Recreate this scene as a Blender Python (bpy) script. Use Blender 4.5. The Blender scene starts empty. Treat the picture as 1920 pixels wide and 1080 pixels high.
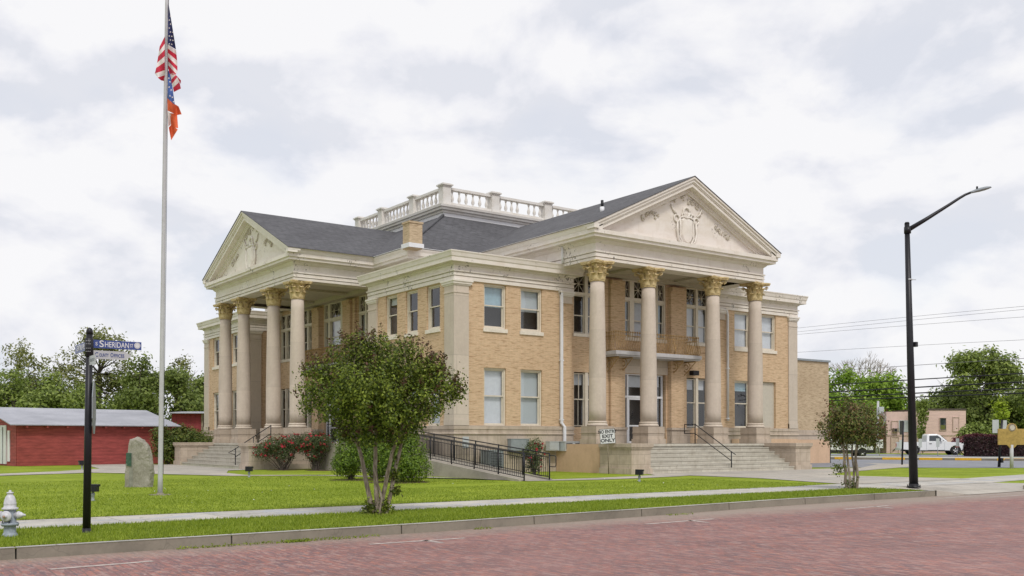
import bpy, bmesh, math, random
import numpy as np
from mathutils import Vector, Matrix
from math import sin, cos, pi, radians

# ------------------------------------------------------------------ camera, world, sun, exposure
scene = bpy.context.scene
COL = scene.collection
CX, CY, CH = -23.1815547, -36.4407963, 1.5
YAW, PITCH, F = 0.624737611, 0.00917593, 1851.177
cam = bpy.data.objects.new('camera', bpy.data.cameras.new('camera'))
COL.objects.link(cam)
cam.location = (CX, CY, CH)
cam.rotation_euler = (pi/2 + PITCH, 0, -YAW)
cam.data.sensor_width = 36
cam.data.lens = F*36/1920
cam.data.shift_y = (806.795-540)/1920
cam.data.clip_end = 3000
scene.camera = cam

SUN_EL, SUN_AZ = radians(52), radians(200)     # azimuth measured clockwise from +Y
world = bpy.data.worlds.new('World'); scene.world = world
world.use_nodes = True
def nd(nt, t, **k):
    n = nt.nodes.new(t)
    for a, b in k.items(): setattr(n, a, b)
    return n
def lk(nt, a, b): nt.links.new(a, b)
def build_world():
    nt = world.node_tree; nt.nodes.clear()
    out = nd(nt, 'ShaderNodeOutputWorld')
    sky = nd(nt, 'ShaderNodeTexSky', sky_type='NISHITA', sun_disc=False)
    sky.sun_elevation = SUN_EL; sky.sun_rotation = SUN_AZ
    bs = nd(nt, 'ShaderNodeBackground'); bs.inputs[1].default_value = 0.13
    lk(nt, sky.outputs[0], bs.inputs[0])
    tc = nd(nt, 'ShaderNodeTexCoord')
    # cumulus cover: 3D noise on the direction, flattened toward the horizon, lit from above
    mp = nd(nt, 'ShaderNodeMapping'); mp.inputs['Scale'].default_value = (1, 1, 1.75); mp.inputs['Location'].default_value = (4.3, 1.2, .25)
    lk(nt, tc.outputs['Generated'], mp.inputs[0])
    def nz(loc, scale, detail, rough, dist=0.0):
        a = nd(nt, 'ShaderNodeVectorMath', operation='ADD'); lk(nt, mp.outputs[0], a.inputs[0]); a.inputs[1].default_value = loc
        n = nd(nt, 'ShaderNodeTexNoise'); n.inputs['Scale'].default_value = scale; n.inputs['Detail'].default_value = detail
        n.inputs['Roughness'].default_value = rough; n.inputs['Distortion'].default_value = dist; lk(nt, a.outputs[0], n.inputs['Vector']); return n.outputs[0]
    def mth(op, a, b_):
        m = nd(nt, 'ShaderNodeMath', operation=op)
        for i, v in ((0, a), (1, b_)):
            if isinstance(v, (int, float)): m.inputs[i].default_value = v
            else: lk(nt, v, m.inputs[i])
        return m.outputs[0]
    a0 = nz((0,0,0), 4.2, 9, .53, .2); a1 = nz((0,0,.045), 4.2, 9, .53, .2)
    relief = mth('SUBTRACT', a0, a1)                                   # bright tops, grey undersides
    broad = nz((7,2,5), 2.1, 4, .5)
    cov = nd(nt, 'ShaderNodeValToRGB'); cr = cov.color_ramp            # gaps of thin blue-grey veil
    cr.elements[0].position = 0.38; cr.elements[0].color = (0.90, 0.90, 0.90, 1)
    cr.elements[1].position = 0.47; cr.elements[1].color = (0.985, 0.985, 0.985, 1)
    lk(nt, a0, cov.inputs[0])
    tv = mth('ADD', mth('ADD', mth('MULTIPLY', relief, 2.6), mth('MULTIPLY', a0, .88)), mth('MULTIPLY', broad, .60))
    tone = nd(nt, 'ShaderNodeValToRGB'); cr = tone.color_ramp
    cr.elements[0].position = 0.50; cr.elements[0].color = (0.755, 0.77, 0.83, 1)
    cr.elements[1].position = 0.86; cr.elements[1].color = (0.93, 0.925, 0.94, 1)
    e = cr.elements.new(0.62); e.color = (0.825, 0.83, 0.88, 1)
    e = cr.elements.new(0.72); e.color = (0.875, 0.875, 0.91, 1)
    lk(nt, tv, tone.inputs[0])
    bc = nd(nt, 'ShaderNodeBackground'); bc.inputs[1].default_value = 0.86
    lk(nt, tone.outputs[0], bc.inputs[0])
    mix = nd(nt, 'ShaderNodeMixShader')
    lk(nt, cov.outputs[0], mix.inputs[0]); lk(nt, bs.outputs[0], mix.inputs[1]); lk(nt, bc.outputs[0], mix.inputs[2])
    lk(nt, mix.outputs[0], out.inputs[0])
build_world()

sun = bpy.data.objects.new('sun', bpy.data.lights.new('sun', 'SUN'))
COL.objects.link(sun)
sun.data.energy = 1.5; sun.data.angle = radians(12); sun.data.color = (1.0, 0.955, 0.89)
sdir = Vector((sin(SUN_AZ)*cos(SUN_EL), cos(SUN_AZ)*cos(SUN_EL), sin(SUN_EL)))
sun.rotation_euler = sdir.to_track_quat('Z', 'Y').to_euler()
vs = scene.view_settings
vs.view_transform = 'Standard'; vs.look = 'None'; vs.gamma = 1; vs.use_curve_mapping = False; vs.exposure = 0.25
scene.cycles.max_bounces = 6; scene.cycles.diffuse_bounces = 3; scene.cycles.glossy_bounces = 2
scene.cycles.transparent_max_bounces = 12; scene.cycles.transmission_bounces = 3
scene.cycles.use_denoising = True

rnd = random.Random(7)

# ------------------------------------------------------------------ materials
def mat(name):
    m = bpy.data.materials.new(name); m.use_nodes = True
    nt = m.node_tree; b = nt.nodes['Principled BSDF']
    return m, nt, b
def tcoord(nt, scale=(1,1,1), kind='Object', rot=(0,0,0)):
    tc = nd(nt, 'ShaderNodeTexCoord'); mp = nd(nt, 'ShaderNodeMapping')
    mp.inputs['Scale'].default_value = scale; mp.inputs['Rotation'].default_value = rot
    lk(nt, tc.outputs[kind], mp.inputs[0]); return mp.outputs[0]
def noise(nt, vec, scale, detail=4, rough=.55, dist=0):
    n = nd(nt, 'ShaderNodeTexNoise'); n.inputs['Scale'].default_value = scale; n.inputs['Detail'].default_value = detail
    n.inputs['Roughness'].default_value = rough; n.inputs['Distortion'].default_value = dist
    if vec is not None: lk(nt, vec, n.inputs['Vector'])
    return n.outputs[0]
def ramp(nt, fac, stops, interp='LINEAR'):
    r = nd(nt, 'ShaderNodeValToRGB'); cr = r.color_ramp; cr.interpolation = interp
    cr.elements[0].position, c0 = stops[0]; cr.elements[0].color = tuple(c0)+(1,)
    cr.elements[1].position, c1 = stops[-1]; cr.elements[1].color = tuple(c1)+(1,)
    for p, c in stops[1:-1]:
        e = cr.elements.new(p); e.color = tuple(c)+(1,)
    lk(nt, fac, r.inputs[0]); return r.outputs[0]
def mixc(nt, fac, a, b, mode='MIX'):
    m = nd(nt, 'ShaderNodeMix', data_type='RGBA', blend_type=mode)
    for i, v in ((0, fac), (6, a), (7, b)):
        if isinstance(v, (int, float)): m.inputs[i].default_value = v
        elif isinstance(v, tuple): m.inputs[i].default_value = v+(1,) if len(v) == 3 else v
        else: lk(nt, v, m.inputs[i])
    return m.outputs[2]
def bump(nt, b, h, strength=.3, dist=.02):
    bp = nd(nt, 'ShaderNodeBump'); bp.inputs['Strength'].default_value = strength; bp.inputs['Distance'].default_value = dist
    lk(nt, h, bp.inputs['Height']); lk(nt, bp.outputs[0], b.inputs['Normal'])
def math_n(nt, op, a, b_=None):
    m = nd(nt, 'ShaderNodeMath', operation=op)
    for i, v in ((0, a), (1, b_)):
        if v is None: continue
        if isinstance(v, (int, float)): m.inputs[i].default_value = v
        else: lk(nt, v, m.inputs[i])
    return m.outputs[0]
def wallvec(nt):
    """(x+y, z, 0): a running coordinate on walls that face X or Y"""
    tc = nd(nt, 'ShaderNodeTexCoord'); s = nd(nt, 'ShaderNodeSeparateXYZ'); lk(nt, tc.outputs['Object'], s.inputs[0])
    a = math_n(nt, 'ADD', s.outputs[0], s.outputs[1])
    c = nd(nt, 'ShaderNodeCombineXYZ'); lk(nt, a, c.inputs[0]); lk(nt, s.outputs[2], c.inputs[1])
    return c.outputs[0]
def simple(name, col, rough=.6, metal=0, var=.12, nscale=6, spec=.4):
    m, nt, b = mat(name)
    v = tcoord(nt); n = noise(nt, v, nscale, 5, .6)
    c = ramp(nt, n, [(.3, tuple(x*(1-var) for x in col)), (.7, tuple(min(1, x*(1+var)) for x in col))])
    lk(nt, c, b.inputs['Base Color']); b.inputs['Roughness'].default_value = rough; b.inputs['Metallic'].default_value = metal
    b.inputs['Specular IOR Level'].default_value = spec
    return m
def m_brick(name, c1, c2, mortar, bw=.30, bh=.052, ms=.007, patch=.18):
    m, nt, b = mat(name)
    v = wallvec(nt)
    br = nd(nt, 'ShaderNodeTexBrick'); lk(nt, v, br.inputs['Vector'])
    br.inputs['Color1'].default_value = c1+(1,); br.inputs['Color2'].default_value = c2+(1,); br.inputs['Mortar'].default_value = mortar+(1,)
    br.inputs['Scale'].default_value = 1; br.inputs['Mortar Size'].default_value = ms; br.inputs['Mortar Smooth'].default_value = .3
    br.inputs['Bias'].default_value = 0; br.inputs['Brick Width'].default_value = bw; br.inputs['Row Height'].default_value = bh
    mp = nd(nt, 'ShaderNodeMapping'); mp.inputs['Scale'].default_value = (3.2, 19, 1); lk(nt, v, mp.inputs[0])
    n = noise(nt, mp.outputs[0], 1.0, 3, .7)
    c = mixc(nt, ramp(nt, n, [(.36, (0,0,0)), (.66, (1,1,1))]), br.outputs['Color'], (min(1, c1[0]*1.28), min(1, c1[1]*1.3), min(1, c1[2]*1.4)))
    c = mixc(nt, .85, br.outputs['Color'], c)
    mp3 = nd(nt, 'ShaderNodeMapping'); mp3.inputs['Scale'].default_value = (2.0, 16, 1); mp3.inputs['Location'].default_value = (7, 3, 0); lk(nt, v, mp3.inputs[0])
    nb = noise(nt, mp3.outputs[0], 1.0, 2, .6)
    c = mixc(nt, ramp(nt, nb, [(.56, (0,0,0)), (.66, (.6,.6,.6))]), c, (c2[0]*.72, c2[1]*.62, c2[2]*.55))
    n2 = noise(nt, tcoord(nt), .55, 5, .6)
    c = mixc(nt, ramp(nt, n2, [(.35, (0,0,0)), (.75, (patch,)*3)]), c, (c2[0]*.75, c2[1]*.66, c2[2]*.6))
    lk(nt, c, b.inputs['Base Color']); b.inputs['Roughness'].default_value = .85
    bump(nt, b, br.outputs['Fac'], -.25, .01)
    return m
def m_stone(name, col, bw=1.1, bh=.42, mortar=.62, stain=.5, ms=.008, streak=True):
    m, nt, b = mat(name)
    v = wallvec(nt)
    br = nd(nt, 'ShaderNodeTexBrick'); lk(nt, v, br.inputs['Vector'])
    d = tuple(x*.86 for x in col)
    br.inputs['Color1'].default_value = col+(1,); br.inputs['Color2'].default_value = d+(1,)
    br.inputs['Mortar'].default_value = tuple(x*mortar for x in col)+(1,)
    br.inputs['Scale'].default_value = 1; br.inputs['Mortar Size'].default_value = ms; br.inputs['Mortar Smooth'].default_value = .2
    br.inputs['Brick Width'].default_value = bw; br.inputs['Row Height'].default_value = bh
    ob = tcoord(nt)
    n = noise(nt, ob, 1.6, 8, .65, .4)
    c = mixc(nt, ramp(nt, n, [(.42, (0,0,0)), (.72, (stain,)*3)]), br.outputs['Color'], (col[0]*.62, col[1]*.60, col[2]*.58))
    if streak:
        n3 = noise(nt, tcoord(nt, (3.5, 3.5, .35)), 1.4, 6, .6)
        c = mixc(nt, ramp(nt, n3, [(.52, (0,0,0)), (.74, (stain*.8,)*3)]), c, (col[0]*.55, col[1]*.5, col[2]*.45))
    n4 = noise(nt, ob, 9, 6, .65)
    c = mixc(nt, .5, c, ramp(nt, n4, [(.25, (.86,.86,.86)), (.75, (1.1,1.1,1.1))]), 'MULTIPLY')
    lk(nt, c, b.inputs['Base Color']); b.inputs['Roughness'].default_value = .82
    bump(nt, b, n4, .15, .02)
    return m
def m_paint(name, col, chips=.0, stain=.5, blocks=False):
    m, nt, b = mat(name)
    ob = tcoord(nt)
    n = noise(nt, tcoord(nt, (1.2, 1.2, 2.2)), 1.3, 8, .65, .3)
    c = mixc(nt, ramp(nt, n, [(.42, (0,0,0)), (.75, (stain,)*3)]), col, (col[0]*.72, col[1]*.65, col[2]*.53))
    n3 = noise(nt, tcoord(nt, (4, 4, .5)), 1.5, 6, .6)
    c = mixc(nt, ramp(nt, n3, [(.55, (0,0,0)), (.8, (stain*.7,)*3)]), c, (col[0]*.6, col[1]*.56, col[2]*.5))
    if chips > 0:
        big = noise(nt, tcoord(nt, (1, 1, 1)), .95, 2, .5)
        small = noise(nt, ob, 8.5, 3, .55, .6)
        mk = math_n(nt, 'MULTIPLY', ramp(nt, big, [(.57, (0,0,0)), (.66, (1,1,1))]), ramp(nt, small, [(.57, (0,0,0)), (.62, (1,1,1))]))
        mk = math_n(nt, 'MULTIPLY', mk, chips)
        c = mixc(nt, mk, c, (.10, .09, .075))
    lk(nt, c, b.inputs['Base Color']); b.inputs['Roughness'].default_value = .6
    return m
def m_shingle():
    m, nt, b = mat('asphalt_shingle')
    tc = nd(nt, 'ShaderNodeTexCoord'); s = nd(nt, 'ShaderNodeSeparateXYZ'); lk(nt, tc.outputs['Object'], s.inputs[0])
    a = math_n(nt, 'ADD', s.outputs[0], s.outputs[1])
    z = math_n(nt, 'MULTIPLY', s.outputs[2], 2.2)
    c_ = nd(nt, 'ShaderNodeCombineXYZ'); lk(nt, a, c_.inputs[0]); lk(nt, z, c_.inputs[1])
    br = nd(nt, 'ShaderNodeTexBrick'); lk(nt, c_.outputs[0], br.inputs['Vector'])
    br.inputs['Color1'].default_value = (.105,.105,.115,1); br.inputs['Color2'].default_value = (.05,.05,.056,1); br.inputs['Mortar'].default_value = (.028,.028,.03,1)
    br.inputs['Scale'].default_value = 1; br.inputs['Mortar Size'].default_value = .02; br.inputs['Brick Width'].default_value = .42; br.inputs['Row Height'].default_value = .17
    n = noise(nt, tcoord(nt, (1.2,1.2,6)), 2.4, 6, .8)
    n2 = noise(nt, tcoord(nt, (1,1,1)), .35, 3, .6)
    c = mixc(nt, ramp(nt, n, [(.35, (0,0,0)), (.7, (.75,.75,.75))]), br.outputs['Color'], (.16,.16,.172))
    c = mixc(nt, ramp(nt, n2, [(.4, (0,0,0)), (.7, (.4,.4,.4))]), c, (.05,.048,.055))
    lk(nt, c, b.inputs['Base Color']); b.inputs['Roughness'].default_value = .9; bump(nt, b, br.outputs['Fac'], -.3, .02)
    return m
def m_glass(name, tint=(.93,.96,.97), refl=1.0):
    m, nt, b = mat(name); nt.nodes.remove(b)
    out = nt.nodes['Material Output']
    tr = nd(nt, 'ShaderNodeBsdfTransparent'); tr.inputs[0].default_value = tint+(1,)
    gl = nd(nt, 'ShaderNodeBsdfGlossy'); gl.inputs['Roughness'].default_value = .03
    v = tcoord(nt); n = noise(nt, v, 1.1, 2, .5)
    bp = nd(nt, 'ShaderNodeBump'); bp.inputs['Strength'].default_value = .12; bp.inputs['Distance'].default_value = .05
    lk(nt, n, bp.inputs['Height']); lk(nt, bp.outputs[0], gl.inputs['Normal'])
    fr = nd(nt, 'ShaderNodeLayerWeight'); fr.inputs[0].default_value = .5
    f = math_n(nt, 'ADD', math_n(nt, 'MULTIPLY', math_n(nt, 'POWER', fr.outputs['Facing'], 4), .85*refl), .11)
    mx = nd(nt, 'ShaderNodeMixShader'); lk(nt, f, mx.inputs[0]); lk(nt, tr.outputs[0], mx.inputs[1]); lk(nt, gl.outputs[0], mx.inputs[2])
    lk(nt, mx.outputs[0], out.inputs[0]); return m
def m_leaf(name, stops, trans=.25, rough=.5, tip=None):
    m, nt, b = mat(name)
    g = nd(nt, 'ShaderNodeNewGeometry')
    v = tcoord(nt); n = noise(nt, v, .9, 3, .5)
    f = math_n(nt, 'ADD', math_n(nt, 'MULTIPLY', g.outputs['Random Per Island'], .62), math_n(nt, 'MULTIPLY', n, .42))
    c = ramp(nt, f, stops)
    if tip:
        at = nd(nt, 'ShaderNodeAttribute', attribute_name='tip')
        c = mixc(nt, at.outputs['Fac'], c, tip)
    lk(nt, c, b.inputs['Base Color']); b.inputs['Roughness'].default_value = rough; b.inputs['Specular IOR Level'].default_value = .3
    out = nt.nodes['Material Output']
    tl = nd(nt, 'ShaderNodeBsdfTranslucent'); lk(nt, c, tl.inputs[0])
    mx = nd(nt, 'ShaderNodeMixShader'); mx.inputs[0].default_value = trans
    lk(nt, b.outputs[0], mx.inputs[1]); lk(nt, tl.outputs[0], mx.inputs[2]); lk(nt, mx.outputs[0], out.inputs[0])
    return m
M = {}
M['brick'] = m_brick('tan_brick', (.56,.40,.245), (.42,.28,.155), (.62,.50,.36))
M['brick2'] = m_brick('annex_brick', (.50,.39,.25), (.34,.25,.15), (.50,.41,.29), bw=.22, bh=.07, patch=.35)
M['stone'] = m_stone('warm_limestone', (.55,.46,.37), stain=.75, mortar=.5)
M['stone_smooth'] = m_stone('smooth_limestone', (.61,.53,.445), bw=6, bh=2.6, stain=.22, mortar=.6)
M['column'] = m_stone('column_stone', (.61,.525,.445), bw=60, bh=2.15, stain=.32, mortar=.72, ms=.006)
M['steps'] = m_stone('weathered_step_stone', (.62,.585,.50), bw=1.9, bh=.1843, stain=.75, mortar=.45, ms=.006)
M['paint'] = m_paint('aged_cream_paint', (.76,.71,.65), chips=.85, stain=.45)
M['paint_clean'] = m_paint('cream_cornice_paint', (.77,.725,.665), chips=.0, stain=.4)
M['relief_stain'] = m_paint('stained_relief_plaster', (.58,.53,.45), stain=.6)
M['tower'] = m_paint('weathered_white_paint', (.70,.68,.65), chips=.0, stain=.5)
M['tower_wall'] = m_paint('white_painted_wall', (.74,.74,.76), chips=.0, stain=.2)
M['frame'] = simple('window_frame_paint', (.66,.60,.50), .5, var=.08)
M['sill'] = simple('sill_stone', (.72,.66,.57), .7, var=.1)
M['gold'] = None
M['shingle'] = m_shingle()
M['glass'] = m_glass('window_glass')
M['glass_dark'] = m_glass('transom_glass', (.5,.42,.42))
M['blind'] = None
M['white'] = simple('white_metal', (.74,.75,.78), .4, var=.05)
M['balcony_grey'] = simple('lavender_grey_paint', (.50,.49,.50), .6, var=.08)
M['black'] = simple('black_metal', (.018,.018,.022), .42, .3, var=.2)
M['peach'] = m_stone('peach_stucco', (.66,.46,.31), bw=50, bh=50, stain=.3, ms=0)
M['concrete'] = None
M['greybox'] = simple('grey_painted_metal', (.26,.29,.31), .5, var=.12)
M['iron_gold'] = simple('rusty_gilded_iron', (.42,.27,.12), .7, .1, var=.4, nscale=14)
M['porch_ceiling'] = simple('porch_ceiling_paint', (.50,.45,.37), .8, var=.1)
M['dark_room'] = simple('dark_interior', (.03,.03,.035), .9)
M['infill'] = simple('window_infill_board', (.52,.48,.41), .7, var=.06)
def mk_bark():
    m, nt, b = mat('crape_myrtle_bark')
    n = noise(nt, tcoord(nt, (6, 6, 1.6)), 2.2, 6, .65, .5); n2 = noise(nt, tcoord(nt, (14, 14, 3)), 2.5, 4, .7)
    c = ramp(nt, n, [(.32, (.13,.10,.075)), (.48, (.26,.21,.16)), (.62, (.42,.36,.29)), (.75, (.30,.22,.16))])
    c = mixc(nt, .7, c, ramp(nt, n2, [(.3, (.65,.65,.65)), (.7, (1.15,1.15,1.15))]), 'MULTIPLY')
    lk(nt, c, b.inputs['Base Color']); b.inputs['Roughness'].default_value = .85; bump(nt, b, n2, .8, .02); return m
M['bark'] = mk_bark()
M['bark_dark'] = simple('dark_bark', (.09,.075,.06), .9, var=.4)
M['rubber'] = simple('black_rubber', (.02,.02,.02), .8)
M['chrome'] = simple('alloy_wheel_metal', (.55,.55,.56), .3, .8, var=.05)
M['carpaint'] = simple('white_car_paint', (.78,.79,.80), .22, 0, var=.02)
M['carglass'] = simple('dark_car_glass', (.03,.04,.045), .06, 0, var=.1, spec=.8)
M['yellow'] = simple('yellow_kerb_paint', (.72,.42,.03), .7, var=.15)
M['blue_sign'] = simple('blue_sign_sheet', (.045,.075,.25), .35, var=.05)
M['white_sign'] = simple('white_sign_sheet', (.66,.67,.68), .4, var=.05)
M['sign_pale'] = simple('pale_plate', (.46,.47,.48), .4, var=.1)
M['sign_grey'] = simple('bare_aluminium', (.50,.53,.54), .45, .2, var=.06)
M['galv'] = m_stone('galvanised_pole', (.52,.52,.54), bw=50, bh=50, ms=0, stain=.35, streak=False)
M['hydrant'] = simple('grey_hydrant_paint', (.27,.31,.36), .45, var=.22, nscale=20)
M['hydrant_white'] = simple('pale_hydrant_paint', (.56,.56,.60), .45, var=.16, nscale=20)
M['red_cap'] = simple('copper_paint', (.35,.22,.16), .6)
M['marker_gold'] = simple('aged_gold_sign', (.42,.29,.09), .55, .2, var=.22, nscale=9)
M['flag_red'] = simple('flag_red_cloth', (.50,.02,.05), .8, var=.15)
M['flag_white'] = simple('flag_white_cloth', (.72,.66,.64), .8, var=.1)
M['flag_blue'] = simple('flag_blue_cloth', (.025,.03,.11), .8, var=.2)
M['flag_blue2'] = simple('flag_lighter_blue_cloth', (.05,.10,.30), .8, var=.3)
M['flag_orange'] = simple('flag_orange_red_cloth', (.66,.12,.04), .8, var=.2)
M['roof_tin'] = None
M['stone_dressed'] = simple('dressed_grey_stone', (.27,.265,.23), .9, var=.25, nscale=5)
M['brown_red'] = simple('faded_red_sign', (.30,.10,.09), .7)
M['wire_grey'] = simple('weathered_wire', (.16,.16,.17), .6)
M['bronze'] = simple('green_bronze', (.06,.12,.085), .5, .4, var=.35, nscale=12)
M['pink'] = None

def mk_gold():
    m, nt, b = mat('gilded_capital')
    n = noise(nt, tcoord(nt), 7, 6, .65)
    c = ramp(nt, n, [(.3, (.26,.17,.07)), (.5, (.58,.45,.22)), (.72, (.72,.60,.36))])
    lk(nt, c, b.inputs['Base Color']); b.inputs['Roughness'].default_value = .6; return m
M['gold'] = mk_gold()
def mk_blind():
    m, nt, b = mat('window_blind')
    s = nd(nt, 'ShaderNodeTexWave', wave_type='BANDS', bands_direction='Z'); lk(nt, tcoord(nt), s.inputs[0]); s.inputs['Scale'].default_value = 9
    c = ramp(nt, s.outputs['Fac'], [(0, (.44,.48,.52)), (1, (.62,.66,.70))])
    lk(nt, c, b.inputs['Base Color']); b.inputs['Roughness'].default_value = .8; return m
M['blind'] = mk_blind()
M['curtain'] = simple('pale_curtain', (.66,.67,.72), .8, var=.06)
M['shade_blue'] = simple('bluish_shade', (.34,.47,.55), .8, var=.1)
def mk_conc(name, col, crack=.5, joint=0, ang=0):
    m, nt, b = mat(name)
    v = tcoord(nt)
    n = noise(nt, v, .8, 8, .65, .3); n2 = noise(nt, v, 12, 5, .7)
    c = ramp(nt, n, [(.3, tuple(x*.72 for x in col)), (.52, col), (.75, tuple(min(1, x*1.12) for x in col))])
    c = mixc(nt, .6, c, ramp(nt, n2, [(.25, (.8,.8,.8)), (.75, (1.1,1.1,1.1))]), 'MULTIPLY')
    if joint:
        br = nd(nt, 'ShaderNodeTexBrick'); lk(nt, v, br.inputs['Vector']); br.offset = 0
        br.inputs['Color1'].default_value = (1,1,1,1); br.inputs['Color2'].default_value = (.86,.88,.92,1); br.inputs['Mortar'].default_value = (.45,.42,.36,1)
        br.inputs['Scale'].default_value = 1; br.inputs['Brick Width'].default_value = joint; br.inputs['Row Height'].default_value = joint
        br.inputs['Mortar Size'].default_value = .012
        c = mixc(nt, 1.0, c, br.outputs['Color'], 'MULTIPLY')
    if crack:
        vo = nd(nt, 'ShaderNodeTexVoronoi', feature='DISTANCE_TO_EDGE'); vo.inputs['Scale'].default_value = .7
        vm = nd(nt, 'ShaderNodeVectorMath', operation='ADD'); lk(nt, v, vm.inputs[0])
        nn = nd(nt, 'ShaderNodeTexNoise'); nn.inputs['Scale'].default_value = 2.5; lk(nt, v, nn.inputs['Vector']); lk(nt, nn.outputs[1], vm.inputs[1])
        lk(nt, vm.outputs[0], vo.inputs['Vector'])
        c = mixc(nt, ramp(nt, vo.outputs[0], [(0, (crack,)*3), (.012, (0,0,0))]), c, tuple(x*.35 for x in col))
    lk(nt, c, b.inputs['Base Color']); b.inputs['Roughness'].default_value = .85; bump(nt, b, n2, .15, .01)
    return m
M['concrete'] = mk_conc('path_concrete', (.47,.43,.37), .5, 1.8)
M['sidewalk'] = mk_conc('sidewalk_concrete', (.50,.48,.44), .7, 1.84)
def mk_walk():
    m = mk_conc('stained_sidewalk', (.52,.49,.43), .9, 1.84); nt = m.node_tree; b = nt.nodes['Principled BSDF']
    src = b.inputs['Base Color'].links[0].from_socket; n = noise(nt, tcoord(nt, (1,2.2,1)), .9, 5, .6)
    c = mixc(nt, ramp(nt, n, [(.52, (0,0,0)), (.60, (.75,.75,.75))]), src, (.36,.38,.42)); lk(nt, c, b.inputs['Base Color']); return m
M['sidewalk_blue'] = mk_walk()
M['kerbstone'] = mk_conc('kerb_concrete', (.25,.22,.175), .3)
M['rampc'] = mk_conc('ramp_concrete', (.38,.345,.29), .2)
M['asphalt_far'] = mk_conc('grey_asphalt', (.24,.25,.28), .2)
def mk_road():
    m, nt, b = mat('brick_paving')
    v = tcoord(nt)
    mpv = nd(nt, 'ShaderNodeMapping'); mpv.inputs['Rotation'].default_value = (0,0,radians(90)); lk(nt, v, mpv.inputs[0])
    wn = nd(nt, 'ShaderNodeTexNoise'); wn.inputs['Scale'].default_value = .4; lk(nt, v, wn.inputs['Vector'])
    sc = nd(nt, 'ShaderNodeVectorMath', operation='SCALE'); lk(nt, wn.outputs[1], sc.inputs[0]); sc.inputs[3].default_value = .35
    av = nd(nt, 'ShaderNodeVectorMath', operation='ADD'); lk(nt, mpv.outputs[0], av.inputs[0]); lk(nt, sc.outputs[0], av.inputs[1])
    def bricks(c1, c2, mo, w=.23, h=.105, ms=.010):
        br = nd(nt, 'ShaderNodeTexBrick'); lk(nt, av.outputs[0], br.inputs['Vector'])
        br.inputs['Color1'].default_value = c1+(1,); br.inputs['Color2'].default_value = c2+(1,); br.inputs['Mortar'].default_value = mo+(1,)
        br.inputs['Scale'].default_value = 1; br.inputs['Brick Width'].default_value = w; br.inputs['Row Height'].default_value = h
        br.inputs['Mortar Size'].default_value = ms; br.inputs['Mortar Smooth'].default_value = .4; return br
    br = bricks((.345,.145,.118), (.20,.10,.10), (.16,.11,.098))
    # noise stretched along the courses, which run across the street
    def st(sx, sy, loc, sc_, d=3, r=.65):
        mp = nd(nt, 'ShaderNodeMapping'); mp.inputs['Scale'].default_value = (sx, sy, 1); mp.inputs['Location'].default_value = loc
        a = nd(nt, 'ShaderNodeVectorMath', operation='ADD'); lk(nt, v, a.inputs[0]); lk(nt, sc.outputs[0], a.inputs[1]); lk(nt, a.outputs[0], mp.inputs[0]); return noise(nt, mp.outputs[0], sc_, d, r)
    c = mixc(nt, ramp(nt, st(9.5, 2.6, (0,0,0), 1.0), [(.50, (0,0,0)), (.60, (.75,.75,.75))]), br.outputs['Color'], (.37,.245,.22))
    c = mixc(nt, ramp(nt, st(9.5, 2.2, (5,3,0), 1.0), [(.55, (0,0,0)), (.63, (.75,.75,.75))]), c, (.125,.09,.105))
    c = mixc(nt, ramp(nt, st(9.5, 3.6, (1,8,0), 1.0, 2), [(.62, (0,0,0)), (.67, (.8,.8,.8))]), c, (.45,.17,.10))
    c = mixc(nt, ramp(nt, st(9.5, 3.0, (11,2,0), 1.3, 2), [(.68, (0,0,0)), (.72, (.7,.7,.7))]), c, (.55,.43,.38))
    big = noise(nt, v, .22, 5, .65)
    c = mixc(nt, ramp(nt, big, [(.35, (0,0,0)), (.7, (.5,.5,.5))]), c, (.285,.16,.148))
    big2 = noise(nt, v, .5, 6, .7)
    c = mixc(nt, 1.0, c, ramp(nt, big2, [(.3, (.78,.78,.80)), (.7, (1.15,1.12,1.1))]), 'MULTIPLY')
    s = nd(nt, 'ShaderNodeSeparateXYZ'); lk(nt, v, s.inputs[0])
    wob = math_n(nt, 'MULTIPLY', noise(nt, v, 1.2, 5, .7), 1.3)
    dd = math_n(nt, 'ADD', s.outputs[1], wob)
    g = ramp(nt, math_n(nt, 'MULTIPLY', math_n(nt, 'ADD', dd, 22.1), .6), [(0.1, (0,0,0)), (.9, (.8,.8,.8))])
    c = mixc(nt, g, c, (.32,.27,.22))
    f = noise(nt, v, 30, 3, .8)
    c = mixc(nt, .7, c, ramp(nt, f, [(.3, (.72,.72,.72)), (.7, (1.2,1.2,1.2))]), 'MULTIPLY')
    lk(nt, c, b.inputs['Base Color']); b.inputs['Roughness'].default_value = .75
    hb = math_n(nt, 'ADD', math_n(nt, 'MULTIPLY', br.outputs['Fac'], -1), math_n(nt, 'MULTIPLY', big2, 1.5))
    bump(nt, b, hb, .6, .02)
    return m
M['shade_soil'] = simple('contact_shade_soil', (.10,.06,.035), .95, var=.4, nscale=8)  # dark earth colour that also paints in contact shade
M['road'] = mk_road()
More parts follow.
